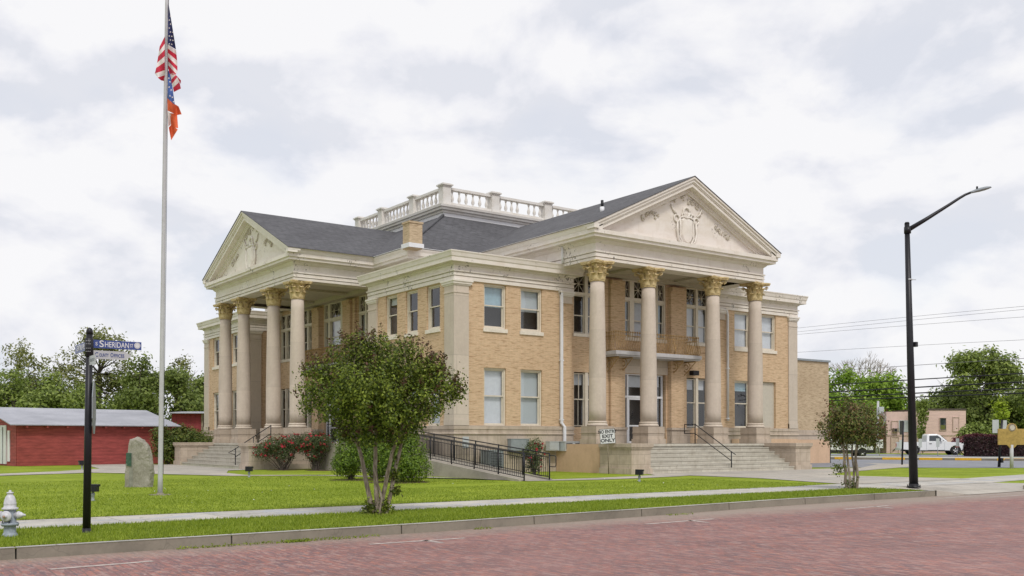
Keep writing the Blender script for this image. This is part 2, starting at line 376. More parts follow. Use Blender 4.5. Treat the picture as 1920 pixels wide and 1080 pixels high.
def mk_lawn():
    m, nt, b = mat('lawn')
    v = tcoord(nt)
    n = noise(nt, v, .45, 7, .62); n2 = noise(nt, tcoord(nt, (1, 1, 1)), 14, 5, .75)
    c = ramp(nt, n, [(.28, (.17,.235,.018)), (.5, (.235,.305,.034)), (.72, (.315,.385,.045))])
    c = mixc(nt, .85, c, ramp(nt, n2, [(.25, (.55,.6,.5)), (.75, (1.4,1.35,1.3))]), 'MULTIPLY')
    n3 = noise(nt, v, 1.7, 6, .7)
    c = mixc(nt, ramp(nt, n3, [(.56, (0,0,0)), (.78, (.4,.4,.4))]), c, (.25,.24,.07))
    n5 = noise(nt, v, 4.5, 5, .75)
    c = mixc(nt, .8, c, ramp(nt, n5, [(.3, (.72,.76,.7)), (.68, (1.22,1.18,1.15))]), 'MULTIPLY')
    lk(nt, c, b.inputs['Base Color']); b.inputs['Roughness'].default_value = .95; b.inputs['Specular IOR Level'].default_value = .1
    bump(nt, b, n2, .6, .05)
    return m
M['lawn'] = mk_lawn()
M['grass'] = m_leaf('grass_blades', [(.1, (.12,.18,.014)), (.5, (.24,.32,.026)), (.85, (.34,.41,.055)), (1, (.42,.39,.15))], .35)
M['leaf_myrtle'] = m_leaf('crape_myrtle_leaves', [(.12, (.026,.045,.008)), (.40, (.08,.125,.014)), (.62, (.17,.235,.026)), (.9, (.35,.44,.06))], .34, tip=(.14,.07,.05))
M['leaf_myrtle2'] = m_leaf('reddish_myrtle_leaves', [(.1, (.035,.055,.014)), (.45, (.095,.14,.025)), (.7, (.17,.215,.04)), (.95, (.27,.16,.08))], .28, tip=(.17,.06,.045))
M['leaf_shrub'] = m_leaf('bright_shrub_leaves', [(.1, (.035,.075,.010)), (.5, (.12,.20,.018)), (.9, (.24,.34,.035))], .25)
M['leaf_rose'] = m_leaf('rose_leaves', [(.1, (.03,.05,.02)), (.5, (.075,.105,.035)), (.9, (.15,.17,.065))], .2)
M['petal'] = m_leaf('red_rose_petals', [(.1, (.42,.015,.035)), (.9, (.72,.07,.12))], .2)
M['leaf_dark'] = m_leaf('dark_green_leaves', [(.1, (.08,.115,.03)), (.5, (.18,.24,.055)), (.9, (.31,.37,.10))], .40)
M['leaf_mid'] = m_leaf('mid_green_leaves', [(.1, (.09,.13,.03)), (.5, (.20,.27,.055)), (.9, (.34,.41,.10))], .3)
M['leaf_bright'] = m_leaf('bright_green_leaves', [(.1, (.09,.16,.02)), (.5, (.20,.33,.03)), (.9, (.33,.47,.06))], .35)
M['leaf_lime'] = m_leaf('lime_leaves', [(.1, (.20,.30,.02)), (.9, (.42,.52,.05))], .35)
M['leaf_olive'] = m_leaf('olive_young_leaves', [(.1, (.10,.12,.035)), (.5, (.20,.22,.06)), (.9, (.30,.30,.11))], .35)
M['leaf_purple'] = m_leaf('purple_hedge_leaves', [(.1, (.014,.008,.010)), (.6, (.04,.016,.022)), (.95, (.085,.03,.035))], .15, tip=(.16,.035,.05))
def mk_lap(name, col, step, var=.2, line=.45, vertical=False):
    m, nt, b = mat(name)
    w = nd(nt, 'ShaderNodeTexCoord'); s = nd(nt, 'ShaderNodeSeparateXYZ'); lk(nt, w.outputs['Object'], s.inputs[0])
    src = math_n(nt, 'ADD', s.outputs[0], s.outputs[1]) if vertical else s.outputs[2]
    f = math_n(nt, 'FRACT', math_n(nt, 'MULTIPLY', src, 1/step))
    n = noise(nt, tcoord(nt, (.5,.5,3)), 2.5, 6, .7)
    c = ramp(nt, n, [(.3, tuple(x*(1-var) for x in col)), (.7, tuple(min(1, x*(1+var*1.6)) for x in col))])
    c = mixc(nt, ramp(nt, f, [(0, (line,)*3), (.14, (0,0,0))]), c, tuple(x*.3 for x in col))
    lk(nt, c, b.inputs['Base Color']); b.inputs['Roughness'].default_value = .8
    bump(nt, b, f, .4, .03); return m
M['barn'] = mk_lap('red_clapboard', (.31,.062,.058), .19, .34, .7)
M['barn_v'] = mk_lap('red_board_and_batten', (.24,.035,.045), .35, .25, .6, True)
M['pinkwall'] = mk_lap('pink_clapboard', (.66,.48,.43), .34, .14, .35)
M['pinkplain'] = simple('pink_render', (.64,.47,.43), .85, var=.12, nscale=1.5)
M['pinkbrick'] = simple('pale_pink_brick', (.52,.40,.34), .85, var=.18, nscale=4)
def mk_tin():
    m, nt, b = mat('tin_roof')
    n = noise(nt, tcoord(nt, (.3,.3,2)), 1.2, 6, .7)
    c = ramp(nt, n, [(.3, (.27,.28,.32)), (.7, (.46,.47,.52))])
    w = nd(nt, 'ShaderNodeTexWave', wave_type='BANDS', bands_direction='DIAGONAL'); lk(nt, tcoord(nt), w.inputs[0]); w.inputs['Scale'].default_value = 1.2
    c = mixc(nt, .25, c, ramp(nt, w.outputs['Fac'], [(0, (.7,.7,.7)), (.3, (1,1,1))]), 'MULTIPLY')
    lk(nt, c, b.inputs['Base Color']); b.inputs['Roughness'].default_value = .5; b.inputs['Metallic'].default_value = .2
    return m
M['roof_tin'] = mk_tin()
def mk_rock():
    m, nt, b = mat('rough_granite')
    v = tcoord(nt); n = noise(nt, v, 3, 8, .7, .5); n2 = noise(nt, v, 22, 4, .7)
    c = ramp(nt, n, [(.3, (.22,.205,.165)), (.55, (.33,.31,.26)), (.75, (.43,.40,.35))])
    c = mixc(nt, .6, c, ramp(nt, n2, [(.3, (.75,.75,.75)), (.7, (1.15,1.15,1.15))]), 'MULTIPLY')
    lk(nt, c, b.inputs['Base Color']); b.inputs['Roughness'].default_value = .9; bump(nt, b, n, .7, .06); return m
M['rock'] = mk_rock()

# ------------------------------------------------------------------ mesh helpers
class MB:
    def __init__(s): s.v = []; s.f = []; s.m = []; s.smooth = []
    def add(s, vs_, fs, mi=0, sm=False):
        o = len(s.v); s.v += [tuple(p) for p in vs_]
        for f in fs: s.f.append(tuple(o+i for i in f)); s.m.append(mi); s.smooth.append(sm)
        return s
    def box(s, x0, y0, z0, x1, y1, z1, mi=0):
        x0, x1 = min(x0, x1), max(x0, x1); y0, y1 = min(y0, y1), max(y0, y1); z0, z1 = min(z0, z1), max(z0, z1)
        v = [(x0,y0,z0),(x1,y0,z0),(x1,y1,z0),(x0,y1,z0),(x0,y0,z1),(x1,y0,z1),(x1,y1,z1),(x0,y1,z1)]
        return s.add(v, [(0,3,2,1),(4,5,6,7),(0,1,5,4),(1,2,6,5),(2,3,7,6),(3,0,4,7)], mi)
    def prism(s, pts, axis, a, b, mi=0):
        """polygon pts (2D) extruded along axis 'x','y','z' from a to b"""
        n = len(pts)
        def P(p, t):
            if axis == 'x': return (t, p[0], p[1])
            if axis == 'y': return (p[0], t, p[1])
            return (p[0], p[1], t)
        v = [P(p, a) for p in pts]+[P(p, b) for p in pts]
        f = [tuple(range(n))[::-1], tuple(range(n, 2*n))]+[(i, (i+1) % n, n+(i+1) % n, n+i) for i in range(n)]
        return s.add(v, f, mi)
    def tube(s, pts, r, n=8, mi=0, cap=True, sm=True):
        pts = [Vector(p) for p in pts]; R = r if isinstance(r, (list, tuple)) else [r]*len(pts)
        vs_ = []; up = None
        for i, p in enumerate(pts):
            d = (pts[min(i+1, len(pts)-1)]-pts[max(i-1, 0)]).normalized()
            if up is None:
                a = Vector((0,0,1)) if abs(d.z) < .9 else Vector((1,0,0)); up = d.cross(a).normalized()
            else: up = (up-d*up.dot(d)).normalized()
            w = d.cross(up)
            for k in range(n):
                t = 2*pi*k/n; vs_.append(p+(up*cos(t)+w*sin(t))*R[i])
        fs = []
        for i in range(len(pts)-1):
            for k in range(n): fs.append((i*n+k, i*n+(k+1) % n, (i+1)*n+(k+1) % n, (i+1)*n+k))
        s.add(vs_, fs, mi, sm)
        if cap:
            o = len(s.v)-len(vs_)
            s.f.append(tuple(o+k for k in range(n))[::-1]); s.m.append(mi); s.smooth.append(False)
            s.f.append(tuple(o+(len(pts)-1)*n+k for k in range(n))); s.m.append(mi); s.smooth.append(False)
        return s
    def lathe(s, prof, n=24, c=(0,0), mi=0, sm=True, axis='z', o=(0,0,0), flat=False):
        vs_ = []
        for r, z in prof:
            for k in range(n):
                t = 2*pi*k/n; a, b = r*cos(t), r*sin(t)
                if axis == 'z': vs_.append((c[0]+a+o[0], c[1]+b+o[1], z+o[2]))
                elif axis == 'x': vs_.append((z+o[0], a+o[1], b+o[2]))
                else: vs_.append((a+o[0], z+o[1], b+o[2]))
        fs = [(i*n+k, i*n+(k+1) % n, (i+1)*n+(k+1) % n, (i+1)*n+k) for i in range(len(prof)-1) for k in range(n)]
        s.add(vs_, fs, mi, sm)
        b0 = len(s.v)-len(vs_)
        s.f.append(tuple(b0+k for k in range(n))[::-1]); s.m.append(mi); s.smooth.append(False)
        s.f.append(tuple(b0+(len(prof)-1)*n+k for k in range(n))); s.m.append(mi); s.smooth.append(False)
        return s
    def sweep(s, path, prof, closed=False, mi=0):
        """prof: (outward offset, z); outward is to the left of the path's direction"""
        n = len(path); P = [Vector(p) for p in path]; rows = []
        for i in range(n):
            if closed or 0 < i < n-1:
                d0 = (P[i]-P[i-1]).normalized(); d1 = (P[(i+1) % n]-P[i]).normalized()
                n0 = Vector((-d0.y, d0.x)); n1 = Vector((-d1.y, d1.x)); m = (n0+n1)/(1+n0.dot(n1))
            else:
                d = (P[1]-P[0]).normalized() if i == 0 else (P[-1]-P[-2]).normalized(); m = Vector((-d.y, d.x))
            rows.append([(P[i].x+m.x*o, P[i].y+m.y*o, z) for o, z in prof])
        k = len(prof); vs_ = [p for r in rows for p in r]; fs = []
        for i in range(n if closed else n-1):
            for j in range(k-1):
                a = i*k+j; b = ((i+1) % n)*k+j
                fs.append((a, a+1, b+1, b))
        s.add(vs_, fs, mi)
        if not closed:
            o = len(s.v)-len(vs_)
            s.f.append(tuple(range(o, o+k))); s.m.append(mi); s.smooth.append(False)
            s.f.append(tuple(range(o+(n-1)*k, o+n*k))[::-1]); s.m.append(mi); s.smooth.append(False)
        return s
    def xf(s, mat4, start=0):
        for i in range(start, len(s.v)): s.v[i] = tuple(mat4 @ Vector(s.v[i]))
        return s
    def build(s, name, mats, parent=None, attr=None, fixn=True):
        me = bpy.data.meshes.new(name)
        me.from_pydata(s.v, [], s.f); me.update()
        if not isinstance(mats, (list, tuple)): mats = [mats]
        for m_ in mats: me.materials.append(M[m_] if isinstance(m_, str) else m_)
        if len(mats) > 1: me.polygons.foreach_set('material_index', s.m)
        me.polygons.foreach_set('use_smooth', s.smooth)
        if attr is not None:
            a = me.attributes.new('tip', 'FLOAT', 'POINT'); a.data.foreach_set('value', attr)
        if fixn:
            bm = bmesh.new(); bm.from_mesh(me); bmesh.ops.recalc_face_normals(bm, faces=bm.faces); bm.to_mesh(me); bm.free()
        o = bpy.data.objects.new(name, me); COL.objects.link(o)
        if parent is not None: o.parent = parent
        return o
def tag(o, label=None, cat=None, group=None, kind=None):
    if label: o['label'] = label
    if cat: o['category'] = cat
    if group: o['group'] = group
    if kind: o['kind'] = kind
    return o
def thing(name, label, cat, loc=(0,0,0), rz=0, group=None, kind=None):
    o = bpy.data.objects.new(name, None); COL.objects.link(o); o.location = loc; o.rotation_euler = (0,0,rz)
    o.empty_display_size = .2
    return tag(o, label, cat, group, kind)
def copy_tree(o, parent=None):
    c = o.copy(); COL.objects.link(c); c.parent = parent
    for ch in list(o.children): copy_tree(ch, c)
    return c
def place(px, d, z=0.0):
    """world point at photo column px (1920 wide) and distance d along the view axis"""
    l = (px-960)/F*d
    return Vector((CX+sin(YAW)*d+cos(YAW)*l, CY+cos(YAW)*d-sin(YAW)*l, z))
def hz(py, d): return CH+(823.8-py)/F*d      # height seen at photo row py, distance d
RIGHT = Vector((cos(YAW), -sin(YAW), 0)); FWD = Vector((sin(YAW), cos(YAW), 0))
def text_mesh(txt, size, name, m_, parent, mtx, extr=.002, bold=0.0, xs=1.0, fit=None):
    cu = bpy.data.curves.new(name, 'FONT'); cu.body = txt; cu.size = size; cu.extrude = extr; cu.offset = bold
    cu.align_x = 'CENTER'; cu.align_y = 'CENTER'
    t = bpy.data.objects.new(name, cu); COL.objects.link(t)
    dg = bpy.context.evaluated_depsgraph_get()
    me = bpy.data.meshes.new_from_object(t.evaluated_get(dg)); me.name = name
    bpy.data.objects.remove(t); bpy.data.curves.remove(cu)
    if fit:
        q = [v.co.x for v in me.vertices]; cx_ = (max(q)+min(q))/2; xs = fit/(max(q)-min(q)); me.transform(Matrix.Translation((-cx_,0,0)))
    me.transform(Matrix.Diagonal((xs,1,1,1))); me.transform(mtx)
    me.materials.clear(); me.materials.append(M[m_])
    o = bpy.data.objects.new(name, me); COL.objects.link(o); o.parent = parent
    return o

# ------------------------------------------------------------------ setting: ground, road, paths
def sheet(name, pts, z, m_, kind='structure'):
    ar = sum(pts[i][0]*pts[(i+1) % len(pts)][1]-pts[(i+1) % len(pts)][0]*pts[i][1] for i in range(len(pts)))
    if ar < 0: pts = list(reversed(pts))
    mb = MB(); mb.add([(x, y, z) for x, y in pts], [tuple(range(len(pts)))])
    return tag(mb.build(name, m_, fixn=False), kind=kind)
KERB = [(-400,-21.5),(-60,-21.5),(-20.94,-21.42),(-17.3,-21.38),(-13.8,-21.32),(-11.7,-21.15),(-8.6,-20.93),(-3.7,-20.5),(0.0,-20.4),(3.6,-20.35)]
DRV = [(4.6,-20.5),(9.0,-20.3),(10.6,-19.9),(14,-19.6),(400,-19.6)]
sheet('road', [(-400,-500),(400,-500),(400,-19.0),(-400,-19.0)], -.15, 'road')
def build_lawn():
    mb = MB(); k = [(-2500,-21.5)]+KERB
    for (x0, y0), (x1, y1) in zip(k[:-1], k[1:]): mb.add([(x0,y0,0),(x1,y1,0),(x1,-18.2,0),(x0,-18.2,0)], [(0,1,2,3)])
    mb.add([(-2500,-18.2,0),(2500,-18.2,0),(2500,2500,0),(-2500,2500,0)], [(0,1,2,3)])
    mb.add([(9.8,-18.2,0),(10.6,-19.9,0),(14,-19.6,0),(14,-18.2,0)], [(0,1,2,3)]); mb.add([(14,-19.6,0),(2500,-19.6,0),(2500,-18.2,0),(14,-18.2,0)], [(0,1,2,3)])
    tag(mb.build('ground', 'lawn'), kind='structure')
build_lawn()
def build_kerbs():
    mb = MB()
    prof = [(-.14,-.3),(-.14,.012),(-.02,.016),(0,-.002),(.012,-.3)]
    fc = MB()
    # front kerb: outward (left of path) must be -Y, so run from +X to -X; joints every ~3 m
    path = list(reversed(KERB))
    L = [0]
    for a, b in zip(path[:-1], path[1:]): L.append(L[-1]+math.dist(a, b))
    def at(s):
        for i in range(len(path)-1):
            if s <= L[i+1]:
                t = (s-L[i])/(L[i+1]-L[i]); return (path[i][0]+(path[i+1][0]-path[i][0])*t, path[i][1]+(path[i+1][1]-path[i][1])*t)
        return path[-1]
    s = 0
    while s < 60:
        e = s+3.05
        mids = [s+.012]+[l for l in L if s+.02 < l < e-.02]+[e-.012]
        pp = [at(x) for x in mids]; mb.sweep(pp, prof[:3]+[(-.006,.012)]); fc.sweep(pp, [(-.10,-.3),(-.10,.0),(-.004,.008),(.012,-.3)]); s = e
    o = mb.build('kerb', 'sidewalk'); tag(o, kind='structure'); fc.build('kerb_face', 'kerbstone', o)
    mb = MB(); mb.sweep([(60,-19.6),(14,-19.6),(10.6,-19.9),(9.0,-20.3)], [(-.14,-.3),(-.14,.012),(0,.0),(.01,-.3)])
    mb.build('kerb', 'kerbstone'); tag(bpy.data.objects['kerb.001'], kind='structure')
    # dropped kerb apron
    mb = MB(); mb.add([(3.62,-18.3,.014),(10.0,-18.3,.014),(9.3,-20.45,-.138),(5.0,-20.62,-.138),(3.62,-20.37,.014),(10.7,-20.0,.014),(3.62,-20.37,-.17),(10.7,-20.0,-.17)], [(0,4,3),(0,3,2,1),(1,2,5),(4,6,3),(2,7,5)])
    tag(mb.build('driveway_apron', 'concrete', fixn=False), kind='structure')
build_kerbs()
sheet('sidewalk', [(-80,-18.2),(-80,-16.3),(-8,-16.4),(5.0,-16.05),(13,-15.9),(19,-15.1),(60,-13.6),(60,-17.2),(13,-18.0),(10,-18.5),(3.4,-18.4),(-6,-18.25)], .008, 'sidewalk_blue')
# strips of bare soil along the trimmed grass edges, doubling as painted contact shade
sheet('soil_shade_edge', [(-80,-16.30),(-80,-16.235),(-8,-16.335),(4.8,-15.99),(4.8,-16.05),(-8,-16.40)], .012, 'shade_soil')
sheet('soil_shade_edge', [(-80,-18.2),(-80,-18.24),(-6,-18.30),(3.3,-18.44),(3.3,-18.40),(-6,-18.25)], .005, 'shade_soil')
sheet('soil_shade_edge', [(x, y+.14) for x, y in KERB[1:]]+[(x, y+.24) for x, y in reversed(KERB[1:])], .006, 'shade_soil')
# walks
sheet('path', [(6.65,-5.0),(17.9,-5.0),(21.8,-5.2),(29,-1.4),(31,1.0),(31,-2.2),(26,-5.4),(14.5,-9.2),(12.3,-10.3),(11.6,-12.0),(12.6,-15.9),(12.4,-16.5),(4.9,-16.5),(6.65,-11.2),(6.55,-7.7),(5.6,-8.1),(3,-8.55),(0.7,-8.75),(-.9,-8.4),(-2.1,-8.2),(-2.6,-6.2),(-2.9,-2.8),(-5.0,.7),(-5.9,1.0),(-5.2,-.3),(-3.4,-3.4),(-2.3,-6.0),(-2.3,-7.3),(-.8,-7.6),(1.5,-7.5),(5.7,-6.6)], .016, 'concrete')
sheet('path', [(-60,-8.0),(-19.5,6.2),(-16.5,8.6),(-12.6,10.2),(-10.8,7.1),(-9.0,2.8),(-5.9,1.0),(-5.0,.7),(-5.2,1.2),(-8.1,3.4),(-7.9,6.3),(-6.6,9.7),(-5.3,10.4),(-5.3,22.6),(-6.3,22.6),(-6.1,30.6),(-9.6,26.3),(-10.8,16.6),(-13.5,13.0),(-17.0,10.4),(-21,7.6),(-60,-6.2)], .02, 'concrete')

# far street at the right with yellow-marked kerb
def build_far_street():
    a, b = Vector((24.0,-6.6)), Vector((33.5,-12.0))
    # strip between near edge (24,-6.3)-(30,-9.4)... and far kerb (47.7,15.5)-(50,.5)
    P = lambda px, py: place(px, CH*F/(py-823.8))
    near = [P(1480,876.5), P(1700,877.0), P(1800,877.6), P(2150,877.5)]
    far = [P(2150,866.2), P(1920,864.8), P(1740,863), P(1560,861.5), P(1480,861)]
    sheet('side_street', [(p.x, p.y) for p in near+far], .012, 'asphalt_far')
    k = MB(); kk = list(reversed(far))
    pts = [(p.x, p.y) for p in kk]
    k.sweep([(p.x,p.y) for p in far], [(-.35,-.1),(-.35,.16),(0,.16),(.01,-.1)])
    tag(k.build('far_kerb', 'kerbstone'), kind='structure')
    y = MB()
    for x0, x1 in ((1565,1600),(1656,1698),(1724,1768),(1792,1842),(1871,1940)):
        def onk(px):
            for p, q, pa, pb in ((1480,1560,far[4],far[3]),(1560,1740,far[3],far[2]),(1740,1920,far[2],far[1]),(1920,2150,far[1],far[0])):
                if p <= px <= q: return pa.lerp(pb, (px-p)/(q-p))
        A, B = onk(x0), onk(x1); n = (B-A).cross(Vector((0,0,1))).normalized()
        if n.dot(FWD) > 0: n = -n
        o = n*.03; i = -n*.33
        y.add([(A+o+Vector((0,0,.02)))[:], (B+o+Vector((0,0,.02)))[:], (B+o+Vector((0,0,.185)))[:], (A+o+Vector((0,0,.185)))[:], (B+i+Vector((0,0,.185)))[:], (A+i+Vector((0,0,.185)))[:]], [(0,1,2,3),(3,2,4,5)])
    tag(y.build('kerb_paint', 'yellow'), kind='structure')
    # pavement and strip behind
    q = [P(1480,858.5), P(1740,860.3), P(1920,861.8), P(2150,863)]
    sheet('far_pavement', [(p.x, p.y) for p in q]+[(p.x-n_*.0, p.y) for p, n_ in zip(far, (0,)*5)], .17, 'sidewalk')
    q2 = [P(1480,850.5), P(1640,851.5), P(1815,853.2), P(2150,854.0)]
    q3 = [P(2150,857.8), P(1815,856.8), P(1640,855.0), P(1480,854)]
    sheet('parking_lot', [(p.x, p.y) for p in q2+q3], .02, 'asphalt_far')
build_far_street()
# painted bay marks on the brick road
def build_marks():
    mb = MB()
    def stroke(a, b, w=.055):
        a, b = Vector(a), Vector(b); n = (b-a).normalized(); n = Vector((-n.y, n.x))*w
        p = [a+n, a-n, b-n, b+n]
        mb.add([(q.x, q.y, -.146) for q in p], [(0,1,2,3)])
    for c in ((-15.93,-22.55,-14.16,-22.59,-14.91,-22.48,-14.87,-23.03),(-9.83,-22.39,-7.81,-22.27,-8.53,-22.24,-8.57,-22.85),(-3.21,-22.12,-1.19,-21.96,-1.81,-22.0,-1.94,-22.59)):
        stroke(c[0:2], c[2:4]); stroke(c[4:6], c[6:8], .05)
    stroke((-19.3,-22.75),(-20.6,-22.85)); 
    stroke((3.0,-21.0),(8.6,-20.9),.045); stroke((4.2,-21.6),(8.8,-21.5),.045)
    tag(mb.build('road_marking', simple('worn_white_road_paint', (.44,.38,.35), .8, var=.35, nscale=9)), kind='structure')
build_marks()

# ------------------------------------------------------------------ courthouse
CH_ = thing('courthouse', 'two storey tan brick courthouse with two white columned porticoes and a roof balustrade', 'building', (0,0,0))
def mapper(axis, const):
    if axis == 'x': return lambda u, n, z: (u, const-n, z)
    return lambda u, n, z: (const-n, u, z)
def obox(mb, pt, u0, u1, n0, n1, z0, z1, mi=0):
    a = pt(u0, n0, z0); b = pt(u1, n1, z1); mb.box(a[0], a[1], a[2], b[0], b[1], b[2], mi)
def wall(mb, pt, u0, u1, z0, z1, holes=(), depth=.22, mi=0):
    us = sorted({u0, u1, *[h[0] for h in holes], *[h[1] for h in holes]}); zs = sorted({z0, z1, *[h[2] for h in holes], *[h[3] for h in holes]})
    for i in range(len(us)-1):
        for j in range(len(zs)-1):
            cu, cz = (us[i]+us[i+1])/2, (zs[j]+zs[j+1])/2
            if any(h[0] < cu < h[1] and h[2] < cz < h[3] for h in holes): continue
            mb.add([pt(us[i],0,zs[j]), pt(us[i+1],0,zs[j]), pt(us[i+1],0,zs[j+1]), pt(us[i],0,zs[j+1])], [(0,1,2,3)], mi)
    for h in holes:
        a, b, c, d = h[:4]
        for q in ([(a,c),(a,d)],[(b,c),(b,d)],[(a,c),(b,c)],[(a,d),(b,d)]):
            (ua, za), (ub, zb) = q
            mb.add([pt(ua,0,za), pt(ub,0,zb), pt(ub,-depth,zb), pt(ua,-depth,za)], [(0,1,2,3)], mi)
def window(pt, u0, u1, z0, z1, mid=None, blind='blind', cover=(0,1), sill=True, rec=.13, muntin=0, parent=None, lab=None):
    fr = MB(); w = .075
    for a, b, c, d in ((u0,u0+w,z0,z1),(u1-w,u1,z0,z1),(u0+w,u1-w,z1-w,z1),(u0+w,u1-w,z0,z0+w)): obox(fr, pt, a, b, -rec-.1, -rec+.05, c, d)
    f = fr.build('window', 'frame', parent or CH_)
    if lab: f['label'] = lab
    a, b, c, d = u0+w, u1-w, z0+w, z1-w
    m = mid if mid is not None else (c+d)/2
    s = MB(); t = .05
    for zz0, zz1, dn in ((m-.03, d, 0), (c, m+.03, -.045)):
        obox(s, pt, a, a+t, -rec-.05+dn, -rec+dn, zz0, zz1); obox(s, pt, b-t, b, -rec-.05+dn, -rec+dn, zz0, zz1)
        obox(s, pt, a+t, b-t, -rec-.05+dn, -rec+dn, zz1-t, zz1); obox(s, pt, a+t, b-t, -rec-.05+dn, -rec+dn, zz0, zz0+t)
    if muntin:
        cu = (a+b)/2; obox(s, pt, cu-.018, cu+.018, -rec-.04, -rec-.002, m+.03, d-t); obox(s, pt, cu-.018, cu+.018, -rec-.085, -rec-.047, c+t, m-.03)
    s.build('sash', 'frame', f)
    g = MB()
    g.add([pt(a+t,-rec-.025,m), pt(b-t,-rec-.025,m), pt(b-t,-rec-.025,d-t), pt(a+t,-rec-.025,d-t)], [(0,1,2,3)])
    g.add([pt(a+t,-rec-.07,c+t), pt(b-t,-rec-.07,c+t), pt(b-t,-rec-.07,m), pt(a+t,-rec-.07,m)], [(0,1,2,3)])
    g.build('pane', 'glass', f)
    if blind:
        lo, hi = c+(d-c)*cover[0], c+(d-c)*cover[1]
        bl = MB(); obox(bl, pt, a+.01, b-.01, -rec-.16, -rec-.15, lo, hi); bl.build('blind', blind, f)
    if sill:
        sl = MB(); obox(sl, pt, u0-.06, u1+.06, -rec+.05, .06, z0-.17, z0-.002); sl.build('sill', 'sill', f)
    return f
def fan(pt, u0, u1, z0, z1, n, parent, rec=.13):
    """transom light with a star of glazing bars"""
    g = MB(); g.add([pt(u0,n-.02,z0), pt(u1,n-.02,z0), pt(u1,n-.02,z1), pt(u0,n-.02,z1)], [(0,1,2,3)])
    g.build('pane', 'glass_dark', parent)
    s = MB(); cu, cz = (u0+u1)/2, (z0+z1)/2
    for p, q in (((u0,z0),(u1,z1)),((u0,z1),(u1,z0)),((cu,z0),(cu,z1)),((u0,cz),(u1,cz))):
        s.tube([pt(p[0],n,p[1]), pt(q[0],n,q[1])], .016, 4, cap=False)
    s.tube([pt(cu,n+.012,cz-.05), pt(cu,n+.012,cz+.05)], .045, 6)
    s.build('glazing_star', 'frame', parent)

Z_P = 1.29; Z_WT = 2.1; Z_A = 8.55
X_E, Y_E = 23.235, 32.75
WX1, WX2 = 6.6, 16.6          # inner ends of the two wings of the street front
WY1, WY2 = 7.95, 24.5
RX, RY = 2.1, .3              # recess of the porch walls
fr_ = mapper('x', 0); fl_ = mapper('y', 0)
# --- brick walls (one mesh: the building's wall), with openings
up = (6.46, 8.47); lo = (2.1, 4.71)
W1 = [(1.55,2.76),(3.58,4.82)]; W2 = [(18.02,19.28),(20.22,21.44)]
WL = [(1.22,2.36),(3.18,4.28),(5.12,6.26)]; WF = [(26.2,27.45),(29.9,31.1)]
def bay_holes(c, side=True):
    h = []
    for o in (-4.65,-3.0), (3.0, 4.65): h += [(c+o[0], c+o[1], 6.62, 9.5), (c+o[0], c+o[1], 2.1, 4.75)]
    h += [(c-1.5, c+1.5, 6.62, 9.55), (c-1.5, c+1.5, Z_P, 4.8)]
    return h
XC, YC = 11.62, 16.3
mb = MB()
wall(mb, fr_, 0, WX1, Z_WT, Z_A, [(a,b,*up) for a,b in W1]+[(a,b,*lo) for a,b in W1])
wall(mb, fr_, WX2, X_E, Z_WT, Z_A, [(a,b,*up) for a,b in W2]+[(W2[0][0],W2[0][1],2.1,4.71),(W2[1][0],W2[1][1],2.1,4.71)])
wall(mb, fl_, 0, WY1, Z_WT, Z_A, [(a,b,*up) for a,b in WL]+[(a,b,*lo) for a,b in WL])
wall(mb, fl_, WY2, Y_E, Z_WT, Z_A, [(a,b,*up) for a,b in WF]+[(a,b,*lo) for a,b in WF])
pr_ = mapper('x', RY); pl_ = mapper('y', RX)
wall(mb, pr_, WX1, WX2, Z_P, 9.75, bay_holes(XC))
exh = [(YC-8.05,YC-6.35,6.62,9.5),(YC+6.35,YC+8.05,6.62,9.5),(YC-8.05,YC-6.35,2.1,4.75),(YC+6.35,YC+8.05,2.1,4.75)]
wall(mb, pl_, WY1, WY2, Z_P, 9.75, bay_holes(YC)+exh)
# returns of the wings
mb.add([(WX1,0,Z_WT),(WX1,RY,Z_WT),(WX1,RY,Z_A),(WX1,0,Z_A)], [(0,1,2,3)]); mb.add([(WX2,0,Z_WT),(WX2,RY,Z_WT),(WX2,RY,Z_A),(WX2,0,Z_A)], [(0,1,2,3)])
mb.add([(0,WY1,Z_WT),(RX,WY1,Z_WT),(RX,WY1,Z_A),(0,WY1,Z_A)], [(0,1,2,3)]); mb.add([(0,WY2,Z_WT),(RX,WY2,Z_WT),(RX,WY2,Z_A),(0,WY2,Z_A)], [(0,1,2,3)])
# rear and side
mb.add([(X_E,0,0),(X_E,Y_E,0),(X_E,Y_E,Z_A),(X_E,0,Z_A)], [(0,1,2,3)]); mb.add([(0,Y_E,0),(X_E,Y_E,0),(X_E,Y_E,Z_A),(0,Y_E,Z_A)], [(0,1,2,3)])
# thickness behind the openings (inner face)
mb.build('wall', 'brick', CH_)
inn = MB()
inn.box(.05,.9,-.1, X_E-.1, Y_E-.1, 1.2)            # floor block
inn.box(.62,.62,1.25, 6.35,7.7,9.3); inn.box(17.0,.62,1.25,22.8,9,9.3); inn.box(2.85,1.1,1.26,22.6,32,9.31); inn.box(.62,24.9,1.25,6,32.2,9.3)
inn.build('interior', 'dark_room', CH_)
